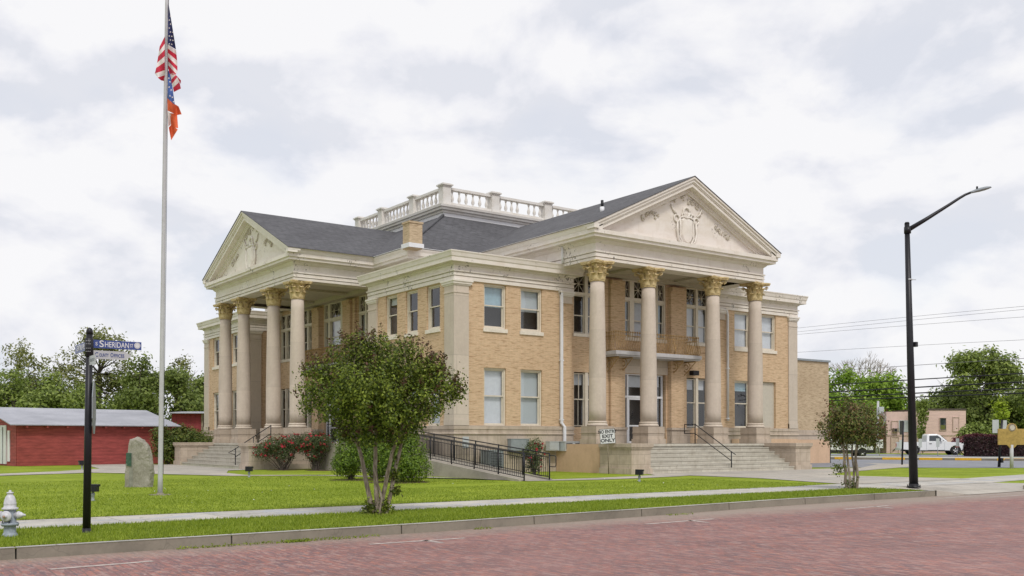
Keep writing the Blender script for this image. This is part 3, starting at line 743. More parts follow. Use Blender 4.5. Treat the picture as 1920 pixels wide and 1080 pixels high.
# brick piers between the porch bays
def piers(pt, c, extra=()):
    m2 = MB(); st = MB()
    for s_ in (-1, 1):
        m2 = MB(); st = MB()
        a, b = sorted((c+s_*1.6, c+s_*2.52)); obox(m2, pt, a, b, 0, .30, Z_WT, 9.15); obox(m2, pt, a+.03, b-.03, 0, .36, 9.15, 9.35)
        a2, b2 = sorted((c+s_*2.56, c+s_*2.86)); obox(m2, pt, a2, b2, 0, .16, Z_WT, 9.4)
        obox(st, pt, min(a,a2)-.04, max(b,b2)+.04, 0, .36, Z_P, Z_WT-.12); obox(st, pt, min(a,a2)-.07, max(b,b2)+.07, 0, .42, Z_WT-.12, Z_WT-.002)
        m2.build('pier', 'brick', CH_); st.build('pier_plinth', 'stone', CH_)
    for a, b in extra:
        m2 = MB(); st = MB(); obox(m2, pt, a, b, 0, .25, Z_WT, 9.2); obox(st, pt, a-.05, b+.05, 0, .33, Z_P, Z_WT-.002)
        m2.build('pier', 'brick', CH_); st.build('pier_plinth', 'stone', CH_)
piers(pr_, XC); piers(pl_, YC, [(YC-5.7,YC-5.1),(YC+5.1,YC+5.7)])
# --- plinth and water table
def water_table(path, nm='water_table'):
    m2 = MB()
    m2.sweep(path, [(0,Z_WT+.02),(.10,Z_WT),(.10,1.95),(.07,1.93),(.07,1.80),(.11,1.77),(.11,1.73),(.06,1.71),(.06,0)])
    m2.build(nm, 'stone', CH_)
water_table([(WX1,RY),(WX1,0),(0,0),(0,WY1),(RX,WY1)])
water_table([(X_E,2.6),(X_E,0),(WX2,0),(WX2,RY)])
water_table([(RX,WY2),(0,WY2),(0,Y_E),(4,Y_E)])
m2 = MB(); obox(m2, fr_, WX2+1.1, X_E, .055, .10, -.05, 1.52); m2.build('stucco_base', 'peach', CH_)
m2 = MB(); obox(m2, fr_, .37, .70, .07, .08, 1.12, 1.62); m2.build('wall_patch', 'sign_grey', CH_)
# --- wing entablature and cornice
ENT = [(.0,8.50),(.07,8.50),(.07,8.655),(.03,8.66),(.03,8.685),(.10,8.69),(.10,8.72),(.08,8.73),(.08,8.825),(.04,8.83),(.04,8.855),(.13,8.86),(.13,8.92),(.06,8.93),(.06,9.13),(.13,9.17),(.15,9.23),(.40,9.25),(.40,9.42),(.43,9.46),(.46,9.60),(.49,9.66),(.49,9.70),(.0,9.76)]
def entab(path):
    m2 = MB(); m2.sweep(path, ENT); m2.build('cornice', 'paint', CH_)
entab([(WX1,RY),(WX1,0),(0,0),(0,WY1),(RX,WY1)])
entab([(X_E,12),(X_E,0),(WX2,0),(WX2,RY)])
entab([(RX,WY2),(0,WY2),(0,Y_E),(12,Y_E)])
m2 = MB()
m2.box(.02,.02,9.70, WX1-.02, WY1-.02, 9.74); m2.box(WX2+.02,.02,9.70,X_E-.02,WY1,9.74); m2.box(.02,WY2+.02,9.70,8,Y_E-.02,9.74); m2.box(15,12,9.70,X_E-.02,Y_E-.02,9.74)
m2.build('flat_roof', 'concrete', CH_)
# --- pilasters
def pilaster(u0, u1, pt, both=None, short=False):
    m2 = MB(); zb = 7.95 if short else Z_WT
    obox(m2, pt, u0, u1, -.02, .07, zb+.002, 8.26)
    if not short: obox(m2, pt, u0-.0, u1+.0, -.02, .10, Z_WT+.02, Z_WT+.28)
    obox(m2, pt, u0-.01, u1+.01, .0, .095, 7.93, 7.99)
    m2.build('pilaster', 'stone_smooth', CH_)
    c2 = MB()
    for a, b, z0, z1 in ((.03,.11,8.26,8.32),(.06,.15,8.32,8.42),(.10,.19,8.42,8.50)):
        obox(c2, pt, u0-a, u1+a, .0, b, z0, z1)
    c2.build('pilaster_capital', 'paint_clean', CH_)
# corner pilaster wraps both faces
m2 = MB(); m2.box(-.07,-.07,Z_WT+.002,.70,.74,8.26); m2.box(-.10,-.10,Z_WT+.02,.70,.74,Z_WT+.28); m2.box(-.095,-.095,7.93,.71,.75,7.99); m2.build('pilaster', 'stone_smooth', CH_)
m2 = MB()
for a, z0, z1 in ((.10,8.26,8.32),(.15,8.32,8.42),(.19,8.42,8.50)): m2.box(-a,-a,z0,.68+a,.72+a,z1)
m2.build('pilaster_capital', 'paint_clean', CH_)
pilaster(22.50, X_E+.02, fr_); pilaster(WX1-.72, WX1-.02, fr_, short=True); pilaster(WX2+.02, WX2+.62, fr_, short=True)
pilaster(7.08, WY1+.02, fl_); pilaster(31.85, Y_E+.02, fl_); pilaster(WY2-.02, WY2+.8, fl_)
rt_ = mapper('x', WY2); pilaster(0.0, .85, rt_)
# --- windows
def Wn(pt, r, z, **k): return window(pt, r[0], r[1], z[0], z[1], **k)
upm = 7.52; lom = 3.46
Wn(fr_, W1[0], (up[0]+.02, up[1]), mid=upm, blind='shade_blue', cover=(.5,1), lab='upper window with bluish blind half down')
Wn(fr_, W1[1], (up[0]+.02, up[1]), mid=upm, blind='blind', cover=(.46,1), lab='upper window with grey blind above dark glass')
for r in W1: Wn(fr_, r, lo, mid=lom, blind='curtain' if r is W1[0] else 'blind', sill=False)
for r in W2: Wn(fr_, r, (up[0]+.02, up[1]), mid=upm, blind='curtain')
Wn(fr_, W2[0], lo, mid=lom, blind='shade_blue', cover=(.80,1), sill=False)
m2 = MB(); obox(m2, fr_, W2[1][0], W2[1][1], -.16, -.14, 2.1, 4.71); m2.build('infill_panel', 'infill', CH_)
for i, r in enumerate(WL):
    Wn(fl_, r, (up[0]+.02, up[1]), mid=upm, blind=(None, None, 'blind')[i], cover=(.8,1)); Wn(fl_, r, lo, mid=lom, sill=False)
for r in WF:
    Wn(fl_, r, (up[0]+.02, up[1]), mid=upm, blind=None); Wn(fl_, r, lo, mid=lom, sill=False, cover=(.6,1))
def double_bay(pt, u0, u1, muntin=0, bl='curtain'):
    c = (u0+u1)/2
    for k, (zf, nm) in enumerate((((6.62,9.5),'upper'),((2.1,4.75),'lower'))):
        z0, z1 = zf
        base = MB(); obox(base, pt, c-.09, c+.09, -.22, -.02, z0, z1)
        if k == 0: obox(base, pt, u0, u1, -.2, -.03, 8.47, 8.62); obox(base, pt, u0, u1, -.2, -.04, 9.44, 9.5)
        obox(base, pt, u0, u0+.05, -.2, -.04, z0, z1); obox(base, pt, u1-.05, u1, -.2, -.04, z0, z1)
        f = base.build('window', 'frame', CH_)
        for a, b in ((u0+.05, c-.09), (c+.09, u1-.05)):
            if k == 0:
                sub_window(f, pt, a, b, 6.66, 8.47, 7.5, bl, (0,1) if a < c else (.0,1), 0); fan(pt, a, b, 8.62, 9.44, -.12, f)
            else: sub_window(f, pt, a, b, 2.14, 4.70, 3.44, 'curtain', (.78,1), muntin)
        if k == 0: sl = MB(); obox(sl, pt, u0-.06, u1+.06, -.05, .06, 6.46, 6.618); sl.build('sill', 'sill', f)
def sub_window(f, pt, a, b, c, d, m, blind, cover, muntin, rec=.1):
    s = MB(); t = .045
    for zz0, zz1, dn in ((m-.03, d, 0), (c, m+.03, -.045)):
        obox(s, pt, a, a+t, -rec-.05+dn, -rec+dn, zz0, zz1); obox(s, pt, b-t, b, -rec-.05+dn, -rec+dn, zz0, zz1)
        obox(s, pt, a+t, b-t, -rec-.05+dn, -rec+dn, zz1-t, zz1); obox(s, pt, a+t, b-t, -rec-.05+dn, -rec+dn, zz0, zz0+t)
    if muntin: cu = (a+b)/2; obox(s, pt, cu-.018, cu+.018, -rec-.04, -rec-.002, m+.03, d-t); obox(s, pt, cu-.018, cu+.018, -rec-.085, -rec-.047, c+t, m-.03)
    s.build('sash', 'frame', f)
    g = MB(); g.add([pt(a+t,-rec-.03,c), pt(b-t,-rec-.03,c), pt(b-t,-rec-.03,d-t), pt(a+t,-rec-.03,d-t)], [(0,1,2,3)]); g.build('pane', 'glass', f)
    if blind:
        lo_, hi = c+(d-c)*cover[0], c+(d-c)*cover[1]; bl = MB(); obox(bl, pt, a+.01, b-.01, -rec-.2, -rec-.19, lo_, hi); bl.build('blind', blind, f)
def centre_bay(pt, c):
    z0, z1 = 6.62, 9.55
    base = MB()
    parts = [(c-1.40, c-.98), (c-.68, c+.68), (c+.98, c+1.40)]
    for a, b in ((c-1.5,c-1.40),(c-.98,c-.68),(c+.68,c+.98),(c+1.40,c+1.5)): obox(base, pt, a, b, -.2, -.03, z0, z1)
    obox(base, pt, c-1.5, c+1.5, -.19, -.02, 8.46, 8.64); obox(base, pt, c-1.5, c+1.5, -.19, -.025, 9.45, 9.55)
    f = base.build('window', 'frame', CH_)
    for i, (a, b) in enumerate(parts):
        sub_window(f, pt, a, b, 6.66, 8.46, 7.5, ('shade_blue','curtain','shade_blue')[i], (0 if i else .05, 1), 0)
        if i == 1: fan(pt, a, c, 8.64, 9.45, -.12, f); fan(pt, c, b, 8.64, 9.45, -.12, f)
        else: fan(pt, a, b, 8.64, 9.45, -.12, f)
    sl = MB(); obox(sl, pt, c-1.56, c+1.56, -.05, .06, 6.46, 6.618); sl.build('sill', 'sill', f)
    # entrance: side lights, transom, door
    e = MB()
    for a, b in ((c-1.5,c-1.44),(c-1.12,c-1.02),(c+.88,c+.98),(c+1.30,c+1.36)): obox(e, pt, a, b, -.2, -.1, Z_P, 4.76)
    obox(e, pt, c-1.5, c+1.36, -.2, -.09, 3.60, 3.70); obox(e, pt, c-1.5, c+1.36, -.2, -.09, 4.74, 4.8)
    en = e.build('entrance', 'white', CH_)
    d = MB()
    for a, b, q, r in ((c-1.02,c-.94,Z_P+.02,3.6),(c+.80,c+.88,Z_P+.02,3.6),(c-.94,c+.80,3.5,3.6),(c-.94,c+.80,Z_P+.02,Z_P+.12),(c-.94,c+.80,2.15,2.22),(c-.1,c-.04,Z_P+.12,3.5)): obox(d, pt, a, b, -.17, -.12, q, r)
    d.build('door', 'white', en)
    g = MB(); g.add([pt(c-1.45,-.15,Z_P), pt(c+1.32,-.15,Z_P), pt(c+1.32,-.15,4.76), pt(c-1.45,-.15,4.76)], [(0,1,2,3)]); g.build('pane', 'glass', en)
    s = MB(); obox(s, pt, c-1.1, c+.95, -.34, -.33, 4.15, 4.72); obox(s, pt, c+1.0, c+1.3, -.34, -.33, 4.2, 4.72); s.build('blind', 'curtain', en)
    h = MB(); h.tube([pt(c-.80,-.08,2.55), pt(c-.80,-.06,2.95)], .015, 6); h.build('handle', 'black', en)
    l = MB(); obox(l, pt, c-1.58, c+1.58, 0, .06, 4.82, 5.52); obox(l, pt, c-1.62, c+1.62, 0, .12, 5.52, 5.60); l.build('lintel_panel', 'stone_smooth', CH_)
double_bay(pr_, XC-4.65, XC-3.0, 1, None); double_bay(pr_, XC+3.0, XC+4.65, 0)
double_bay(pl_, YC-4.65, YC-3.0, 0, 'blind'); double_bay(pl_, YC+3.0, YC+4.65, 0, 'blind')
double_bay(pl_, YC-8.05, YC-6.35, 0, 'blind'); double_bay(pl_, YC+6.35, YC+8.05, 0, 'blind')
centre_bay(pr_, XC); centre_bay(pl_, YC)
# --- porch platforms, steps, piers
def podium(pt, a, b, wallc, side_a_mat):
    """pt is measured from the wing face; n grows outward"""
    m2 = MB(); obox(m2, pt, a+.04, b-.04, 3.3, -wallc, -.1, Z_P-.10); obox(m2, pt, a+.0, b-.0, 3.36, -wallc, Z_P-.10, Z_P-.004)
    m2.build('porch_floor', 'steps', CH_)
    s = MB(); r = Z_P/7
    for i in range(6):
        n0 = 3.30+.31*i; obox(s, pt, a+1.05, b-1.05, n0, n0+.33+(.005 if i else 0), -.1+.001*i, Z_P-r*(i+1)-.045); obox(s, pt, a+1.05, b-1.05, n0-.01, n0+.36, Z_P-r*(i+1)-.045, Z_P-r*(i+1))
    s.build('steps', 'steps', CH_)
    for (u0, u1) in ((a, a+1.12), (b-1.12, b)):
        p = MB()
        obox(p, pt, u0, u1, 3.2, 5.25, .25, 1.06); obox(p, pt, u0-.06, u1+.06, 3.2, 5.31, -.05, .25)
        obox(p, pt, u0-.03, u1+.03, 3.2, 5.28, 1.06, 1.11); obox(p, pt, u0-.06, u1+.06, 3.2, 5.31, 1.11, 1.17); obox(p, pt, u0-.09, u1+.09, 3.2, 5.34, 1.17, Z_P+.03)
        p.build('stair_pier', 'stone', CH_)
podium(fr_, 5.60, 17.62, RY, 'peach'); podium(fl_, 10.58, 22.45, RX, 'stone')
m2 = MB(); m2.box(5.585,-3.18,-.02,5.66,-.1,Z_P-.004); m2.build('stucco_side', 'peach', CH_)
# stone face of the left porch's side
m2 = MB(); obox(m2, fl_, 10.50, 10.62, .1, 3.2, -.05, 1.08); obox(m2, fl_, 10.44, 10.62, .1, 3.2, 1.08, Z_P+.01); obox(m2, fl_, 10.42, 10.62, .1, 3.2, -.05, .27); m2.build('porch_side', 'stone', CH_)
# --- columns
def leaf(mb, ang, r0, z0, h, w, curl, mi=0):
    rows = [(0,0,.9),(.02,.35,1.0),(.035,.7,1.0),(.08,.95,.85),(curl,1.0,.7),(curl+.03,.90,.35)]
    vs_ = []
    for dr, t, ww in rows:
        for k, x in enumerate((-1,-.5,0,.5,1)):
            a = ang+x*w*ww/r0*.5; rr = r0+dr+(.022 if k in (1,3) else 0)+(.01 if k == 2 else 0); vs_.append((rr*cos(a), rr*sin(a), z0+h*t))
    n = 5; fs = [(i*n+j, i*n+j+1, (i+1)*n+j+1, (i+1)*n+j) for i in range(len(rows)-1) for j in range(n-1)]
    mb.add(vs_, fs, mi, True)
def make_column():
    c = MB()
    sh = [(.395,0),(.395,.6)]
    H = 8.69-2.33
    sh = []
    for i in range(13):
        t = i/12; r = .395-.075*(max(0, t-.3)/.7)**1.3; sh.append((r, 2.33+H*t))
    c.lathe(sh, 40)
    col = c.build('column', 'column', CH_)
    b = MB()
    b.lathe([(.44,2.10),(.475,2.12),(.48,2.16),(.46,2.20),(.425,2.215),(.42,2.24),(.43,2.25),(.445,2.27),(.445,2.295),(.42,2.315),(.40,2.33)], 40)
    b.build('base', 'stone_smooth', col)
    p = MB()
    for a, z0, z1 in ((.57,Z_P,1.52),(.525,1.52,1.78),(.55,1.78,1.82),(.53,1.82,2.10)): p.box(-a,-a,z0,a,a,z1)
    p.build('pedestal', 'stone', col)
    k = MB(); z0 = 8.69
    k.lathe([(.335,z0-.03),(.36,z0-.015),(.36,z0+.02),(.335,z0+.035),(.325,z0+.10),(.335,z0+.35),(.36,z0+.60),(.43,z0+.74),(.44,z0+.76)], 32)
    for i in range(8): leaf(k, 2*pi*i/8+pi/8, .345, z0+.03, .30, .22, .16)
    for i in range(8): leaf(k, 2*pi*i/8, .355, z0+.05, .53, .23, .20)
    for i in range(4):
        a = pi/4+i*pi/2
        # volute stalks and scrolls under each abacus corner
        for s_ in (-1, 1):
            pts = []
            for j in range(15):
                t = j/14; ang = a+s_*(.30*(1-min(1, t*1.6)))
                if t < .6: rr = .36+.25*(t/.6)**2; zz = z0+.42+.28*(t/.6)
                else:
                    u = (t-.6)/.4*2.2*pi; q = .075*(1-(t-.6)/.5); rr = .60+sin(u)*q; zz = z0+.63+cos(u)*q
                pts.append((rr*cos(ang), rr*sin(ang), zz))
            k.tube(pts, .028, 6)
        k.lathe([(.03,-.07),(.075,-.05),(.075,.05),(.03,.07)], 10, axis='x') if False else None
        a2 = i*pi/2
        for s_ in (-1, 1):
            pts = []
            for j in range(10):
                t = j/9; u = t*2*pi; q = .055*(1-t*.6); ang = a2+s_*(.17-sin(u)*q*1.6); pts.append((.42*cos(ang), .42*sin(ang), z0+.60+cos(u)*q))
            k.tube(pts, .02, 5)
        x, y = .50*cos(a2), .50*sin(a2)
        k.tube([(x*.86, y*.86, z0+.70), (x, y, z0+.80), (x*.98, y*.98, z0+.86)], [.06,.075,.03], 8)
    for zz0, zz1, g in ((z0+.75, z0+.81, .0), (z0+.81, z0+.88, .03)):
        pts = []
        for i in range(4):
            a = pi/4+i*pi/2; R = .755+g
            for da, rr in ((-.07, R), (.07, R)): pts.append((rr*cos(a+da), rr*sin(a+da)))
            for j in range(1, 6):
                t = j/6; aa = a+.07+(pi/2-.14)*t; c_ = cos(aa-(a+pi/4)); rr = (.44+g)+(R-.44-g)*abs(2*t-1)**1.8; pts.append((rr*cos(aa), rr*sin(aa)))
        k.prism(pts, 'z', zz0, zz1)
    k.build('capital', 'gold', col)
    return col
col0 = make_column()
spots = [(6.2,-2.33),(9.38,-2.33),(13.79,-2.33),(16.95,-2.33),(-2.55,10.95),(-2.55,14.1),(-2.55,18.5),(-2.55,21.5)]
for i, (x, y) in enumerate(spots):
    c = col0 if i == 0 else copy_tree(col0, CH_)
    c.location = (x, y, 0)
# half-round pilaster responds against the walls are left to the brick piers
# --- portico entablatures
PEN = [(-.85,9.57),(.0,9.57),(.0,9.69),(-.05,9.695),(-.05,9.72),(.03,9.725),(.03,9.75),(.01,9.76),(.01,9.885),(-.04,9.89),(-.04,9.915),(.05,9.92),(.05,9.99),(-.02,10.0),(-.02,10.33),(.04,10.37),(.10,10.43),(.12,10.50),(.42,10.52),(.42,10.62),(.50,10.66),(.50,10.84),(-.3,10.86)]
def portico(path, gabpt, c, half, front, ends):
    m2 = MB(); m2.sweep(path, PEN); m2.build('entablature', 'paint', CH_)
portico([(17.1,6.2),(17.1,-2.8),(5.7,-2.8),(5.7,6.2)], None, 0, 0, 0, 0)
portico([(1.7,10.4),(-3.0,10.4),(-3.0,22.0),(1.7,22.0)], None, 0, 0, 0, 0)
for q in ((6.4,-2.1,9.74,16.4,RY,9.79),(-2.3,11.1,9.745,RX,21.3,9.795),(1.2,WY1,9.752,RX+.1,WY2,9.80)): m2 = MB(); m2.box(*q); m2.build('porch_ceiling', 'porch_ceiling', CH_)
for q in [(x-.35,-2.0,9.62,x+.35,RY-.31,9.739) for x in (9.38,13.79)]+[(-2.2,y-.35,9.62,RX-.46,y+.35,9.744) for y in (14.1,18.5)]+[(6.4,RY-.30,9.5,16.4,RY-.01,9.738),(RX-.45,10.6,9.5,RX-.01,21.8,9.743)]: m2 = MB(); m2.box(*q); m2.build('ceiling_beam', 'porch_ceiling', CH_)
# side eaves of the porticoes
def eave(path):
    m2 = MB(); m2.sweep(path, [(.0,10.84),(.50,10.846),(.53,10.92),(.56,11.03),(.60,11.06),(.60,11.10),(.0,11.16)]); m2.build('eave', 'paint_clean', CH_)
eave([(5.7,-3.28),(5.7,6.9)]); eave([(17.1,6.9),(17.1,-3.28)]); eave([(1.9,10.4),(-3.48,10.4)]); eave([(-3.48,22.0),(1.9,22.0)])
# --- pediments: raking cornices, tympanum, roofs
def pediment(axis, c, half, z_e, z_a, yf, back, tymp_n):
    """axis 'x': gable plane spans X, faces -Y at y=yf; axis 'y': spans Y, faces -X at x=yf"""
    pt = (lambda u, y, z: (u, y, z)) if axis == 'x' else (lambda u, y, z: (y, u, z))
    sl = (z_a-z_e)/half
    rk = MB()
    def band(d0, d1, y0, y1):
        for s_ in (-1, 1):
            # polygon between offsets d0,d1 measured down from the roof line; butt at apex and at the horizontal cornice
            zb = 10.855
            def line(d, u): return z_a-d-abs(u)*sl
            u0 = half; 
            ue0 = min(half, (z_a-d0-zb)/sl); ue1 = min(half, (z_a-d1-zb)/sl)
            poly = [(0, z_a-d0), (s_*ue0, line(d0, ue0)), (s_*ue1, line(d1, ue1)), (0, z_a-d1)]
            n = 4; vs_ = [pt(c+u, y0, z) for u, z in poly]+[pt(c+u, y1, z) for u, z in poly]
            fs = [(0,1,2,3),(7,6,5,4)]+[(i, (i+1) % 4, 4+(i+1) % 4, 4+i) for i in range(4)]
            rk.add(vs_, fs)
    band(.0,.10, yf-.06, yf+.6); band(.10,.24, yf, yf+.6); band(.24,.30, yf+.04, yf+.6); band(.30,.46, yf+.08, yf+.62)
    band(.46,.62, yf+.38, yf+.64); band(.62,.70, yf+.42, yf+.66)
    for s_ in (-1, 1):
        a_ = pt(c+s_*(half-.30), yf-.055, 10.845); b_ = pt(c+s_*(half-.01), yf+.45, 11.045); rk.box(a_[0],a_[1],a_[2],b_[0],b_[1],b_[2])
    rk.build('raking_cornice', 'paint_clean', CH_)
    ty = MB(); vs_ = [pt(c-half+.3, yf+.52, 10.85), pt(c+half-.3, yf+.52, 10.85), pt(c, yf+.52, z_a-.2)]
    ty.add(vs_, [(0,1,2)]); t = ty.build('tympanum', 'paint', CH_)
    rf = MB()
    for s_ in (-1, 1):
        e = half+.03; ze = z_a-e*sl
        v = [pt(c, yf-.09, z_a+.035), pt(c+s_*e, yf-.09, ze+.035), pt(c+s_*e, back, ze+.035), pt(c, back, z_a+.035)]
        v += [(p[0], p[1], p[2]-.03) for p in v]
        rf.add(v, [(0,1,2,3),(7,6,5,4),(0,1,5,4),(1,2,6,5),(2,3,7,6)])
    rf.build('gable_roof', 'shingle', CH_)
    return pt, t
ptR, tyR = pediment('x', 11.42, 6.30, 11.06, 14.06, -3.32, 11.5, 0)
ptL, tyL = pediment('y', 16.15, 6.42, 11.06, 14.03, -3.52, 7.0, 0)
# relief ornament in the pediments
def ornament(pt, c, y, ty, full=True):
    m2 = MB(); rr = random.Random(5)
    def P(u, z, d=0): return pt(c+u, y-d, z)
    def ring(u, z, r, t=.035, a0=0, a1=2*pi, n=14):
        m2.tube([P(u+r*cos(a0+(a1-a0)*i/n), z+r*sin(a0+(a1-a0)*i/n), .04) for i in range(n+1)], t, 6)
    # shield
    zc = 11.66
    pts = [(-.42,.42),(-.2,.50),(0,.46),(.2,.50),(.42,.42),(.38,.0),(.42,-.40),(.25,-.70),(0,-.82),(-.25,-.70),(-.42,-.40),(-.38,0)]
    vs_ = [P(u, zc+z, .02) for u, z in pts]+[P(u*.8, zc+z*.85, .13) for u, z in pts]+[P(0, zc, .17)]
    n = len(pts); m2.add(vs_, [(i, (i+1) % n, n+(i+1) % n, n+i) for i in range(n)]+[(n+i, n+(i+1) % n, 2*n) for i in range(n)])
    m2.tube([P(u*1.12, zc+z*1.1, .06) for u, z in pts+pts[:1]], .05, 6)
    ring(-.66, zc+.42, .17, .045); ring(.66, zc+.42, .15, .045); ring(0, zc-.80, .17, .05); ring(0, zc+.78, .22, .06); ring(-.18, zc+.62, .12, .04); ring(.22, zc+.66, .12, .04); ring(.42, zc+.60, .10, .04)
    for s_ in (-1, 1):
        m2.tube([P(s_*.62, zc+.30, .05), P(s_*.66, zc-.2, .07), P(s_*.56, zc-.6, .06), P(s_*.25, zc-.85, .05)], [.05,.06,.06,.04], 6)
        m2.tube([P(s_*.70, zc+.62, .05), P(s_*.92, zc+.80, .05), P(s_*1.04, zc+1.05, .04)], [.05,.04,.03], 6)
    m2.build('shield_relief', 'paint_clean', ty)
    # foliage sprigs
    def sprig(u, z, s_=1):
        for k in range(5):
            a = rr.uniform(0, 6.28); r = rr.uniform(.04, .16); ring(u+cos(a)*r, z+sin(a)*r*.8, rr.uniform(.04,.09)*s_, .022, rr.uniform(0,3), rr.uniform(4,6), 8)
    for u, z in ((-1.5,13.05-.3),(-1.0,12.95),(-.75,12.98),(-.2,13.12),(.1,12.98),(.35,13.05),(.75,12.85),(1.0,12.55),(-2.55,12.0),(-2.3,12.15),(-1.95,12.0),(-2.85,11.8),(2.15,11.95),(2.45,11.8),(2.8,11.75),(3.0,11.55)):
        m2 = MB(); sprig(u, z); m2.build('foliage_relief', 'relief_stain', ty)
ornament(ptR, 11.42, -2.80, tyR); ornament(ptL, 16.15, -3.0, tyL)
# --- main block above the wings, hip roof, deck tower and balustrade
MX0, MY0, MX1, MY1 = 1.7, 6.75, X_E-1.7, Y_E-6.75
m2 = MB(); m2.sweep([(MX0,MY0),(MX0,MY1),(MX1,MY1),(MX1,MY0)], [(0,9.7),(0,10.33),(.05,10.40),(.10,10.50),(.40,10.52),(.40,10.64),(.46,10.68),(.47,10.86),(.52,10.98),(.52,11.03),(0,11.06)], closed=True)
m2.build('main_cornice', 'paint_clean', CH_)
TX0, TX1, TY0, TY1 = 6.2, 17.0, 10.95, 21.65
def hip():
    r = MB(); a = [(MX0-.55,MY0-.55,11.06),(MX1+.55,MY0-.55,11.06),(MX1+.55,MY1+.55,11.06),(MX0-.55,MY1+.55,11.06)]
    b = [(TX0,TY0,14.12),(TX1,TY0,14.12),(TX1,TY1,14.12),(TX0,TY1,14.12)]
    r.add(a+b, [(0,1,5,4),(1,2,6,5),(2,3,7,6),(3,0,4,7)])
    h = r.build('hip_roof', 'shingle', CH_)
    rd = MB()
    for i in (0,1,3): rd.tube([Vector(a[i])+Vector((0,0,.03)), Vector(b[i])+Vector((0,0,.03))], .09, 5)
    rd.build('hip_ridge', 'shingle', h)
    # ground gutter-white flashing
    fl = MB(); fl.sweep([(MX0,MY0),(MX0,MY1),(MX1,MY1),(MX1,MY0)], [(.30,11.05),(.56,11.055),(.56,11.075),(.30,11.14)], closed=True); fl.build('gutter', 'white', h)
hip()
tw = MB(); tw.sweep([(TX0,TY0),(TX0,TY1),(TX1,TY1),(TX1,TY0)], [(0,13.9),(0,14.31)], closed=True); TW = tw.build('deck_wall', 'tower_wall', CH_)
tw = MB(); tw.sweep([(TX0,TY0),(TX0,TY1),(TX1,TY1),(TX1,TY0)], [(0,14.31),(.08,14.33),(.10,14.42),(.24,14.46),(.26,14.56),(.34,14.60),(.36,14.72),(.0,14.76)], closed=True); tw.build('deck_cornice', 'tower', CH_)
tw = MB(); tw.box(TX0,TY0,14.74,TX1,TY1,14.78); tw.build('deck_floor', 'concrete', CH_)
bal = MB()
bx0, bx1, by0, by1 = 6.4, 16.8, 11.1, 21.5
for z0, z1, hw in ((14.78,14.94,.17),(15.66,15.80,.16)):
    bal.box(bx0-hw,by0-hw,z0,bx1+hw,by0+hw,z1); bal.box(bx0-hw,by1-hw,z0,bx1+hw,by1+hw,z1)
    bal.box(bx0-hw,by0+hw,z0,bx0+hw,by1-hw,z1); bal.box(bx1-hw,by0+hw,z0,bx1+hw,by1-hw,z1)
BAL = bal.build('balustrade', 'tower', CH_)
pier_u = [0, 3.35, 7.25, 10.4]
pm = MB(); pm.box(-.26,-.26,14.78,.26,.26,15.80); pm.box(-.30,-.30,15.80,.30,.30,15.86); pm.box(-.36,-.36,15.86,.36,.36,15.93); pm.box(-.30,-.30,15.93,.30,.30,15.97)
pier0 = pm.build('balustrade_pier', 'tower', BAL)
bmn = MB(); bmn.lathe([(.075,14.94),(.075,14.99),(.05,15.01),(.06,15.05),(.098,15.14),(.098,15.22),(.06,15.36),(.04,15.46),(.045,15.53),(.07,15.56),(.07,15.60),(.06,15.66)], 10)
bl0 = bmn.build('baluster', 'tower', BAL)
first = [True, True]
def put(o0, k, x, y):
    if first[k]: first[k] = False; o = o0
    else: o = o0.copy(); COL.objects.link(o)
    o.location = (x, y, 0)
for a in pier_u:
    for x, y in {(bx0+a, by0), (bx0, by0+a), (bx0+a, by1), (bx1, by0+a)}:
        put(pier0, 0, x, y)
# drop duplicate corner piers
seen = set()
for o in list(bpy.data.objects):
    if o.name.startswith('balustrade_pier'):
        kx = (round(o.location.x, 1), round(o.location.y, 1))
        if kx in seen: bpy.data.objects.remove(o)
        seen.add(kx)
for i in range(3):
    a, b = pier_u[i]+.26, pier_u[i+1]-.26; n = (6, 8, 6)[i]
    for k in range(n):
        if i == 1 and k == 4: 
            pass
        t = a+(b-a)*(k+.5)/n
        if not (i == 1 and k == 4): put(bl0, 1, bx0+t, by0)
        put(bl0, 1, bx0, by0+t)
        put(bl0, 1, bx0+t, by1) ; 
        if i > 0: put(bl0, 1, bx1, by0+t)
# --- chimney, vent pipe, downspouts, gutters
ch = MB(); ch.box(1.02,5.72,10.9,1.75,6.38,12.15)
chm = ch.build('chimney', 'brick2', CH_); chm['label'] = 'square brick chimney at the roof corner'
c2 = MB(); c2.box(.98,5.68,12.15,1.79,6.42,12.24); c2.build('chimney_cap', 'brick2', chm)
c2 = MB(); c2.box(.96,5.66,10.95,1.81,6.44,11.16); c2.build('flashing', 'white', chm)
v = MB(); v.tube([(8,-.6,12.35),(8,-.6,12.66)], .11, 10, mi=1); v.tube([(8,-.6,12.6),(8,-.6,12.98)], .07, 10, mi=0)
v.build('vent_pipe', ['black','white'], CH_)
d = MB(); d.box(5.82,-.17,2.25,5.95,-.07,8.52); d.box(5.95,-.235,1.05,6.08,-.14,2.10); d.add([(5.82,-.17,2.28),(5.95,-.17,2.28),(6.08,-.235,2.08),(5.95,-.235,2.08),(5.82,-.07,2.28),(5.95,-.07,2.28),(6.08,-.14,2.08),(5.95,-.14,2.08)], [(0,1,2,3),(4,5,6,7),(0,3,7,4),(1,2,6,5)])
for z in (5.2, 2.4): d.box(5.78,-.18,z,5.99,-.06,z+.05)
d.build('downspout', 'white', CH_)
d = MB(); d.tube([(17.33,-.13,2.5),(17.33,-.13,8.2),(17.27,-.13,8.4),(17.1,-.13,8.5)], .065, 8)
for z in (5.3, 2.6): d.box(17.25,-.2,z,17.41,-.06,z+.05)
d.build('downspout', 'white', CH_)
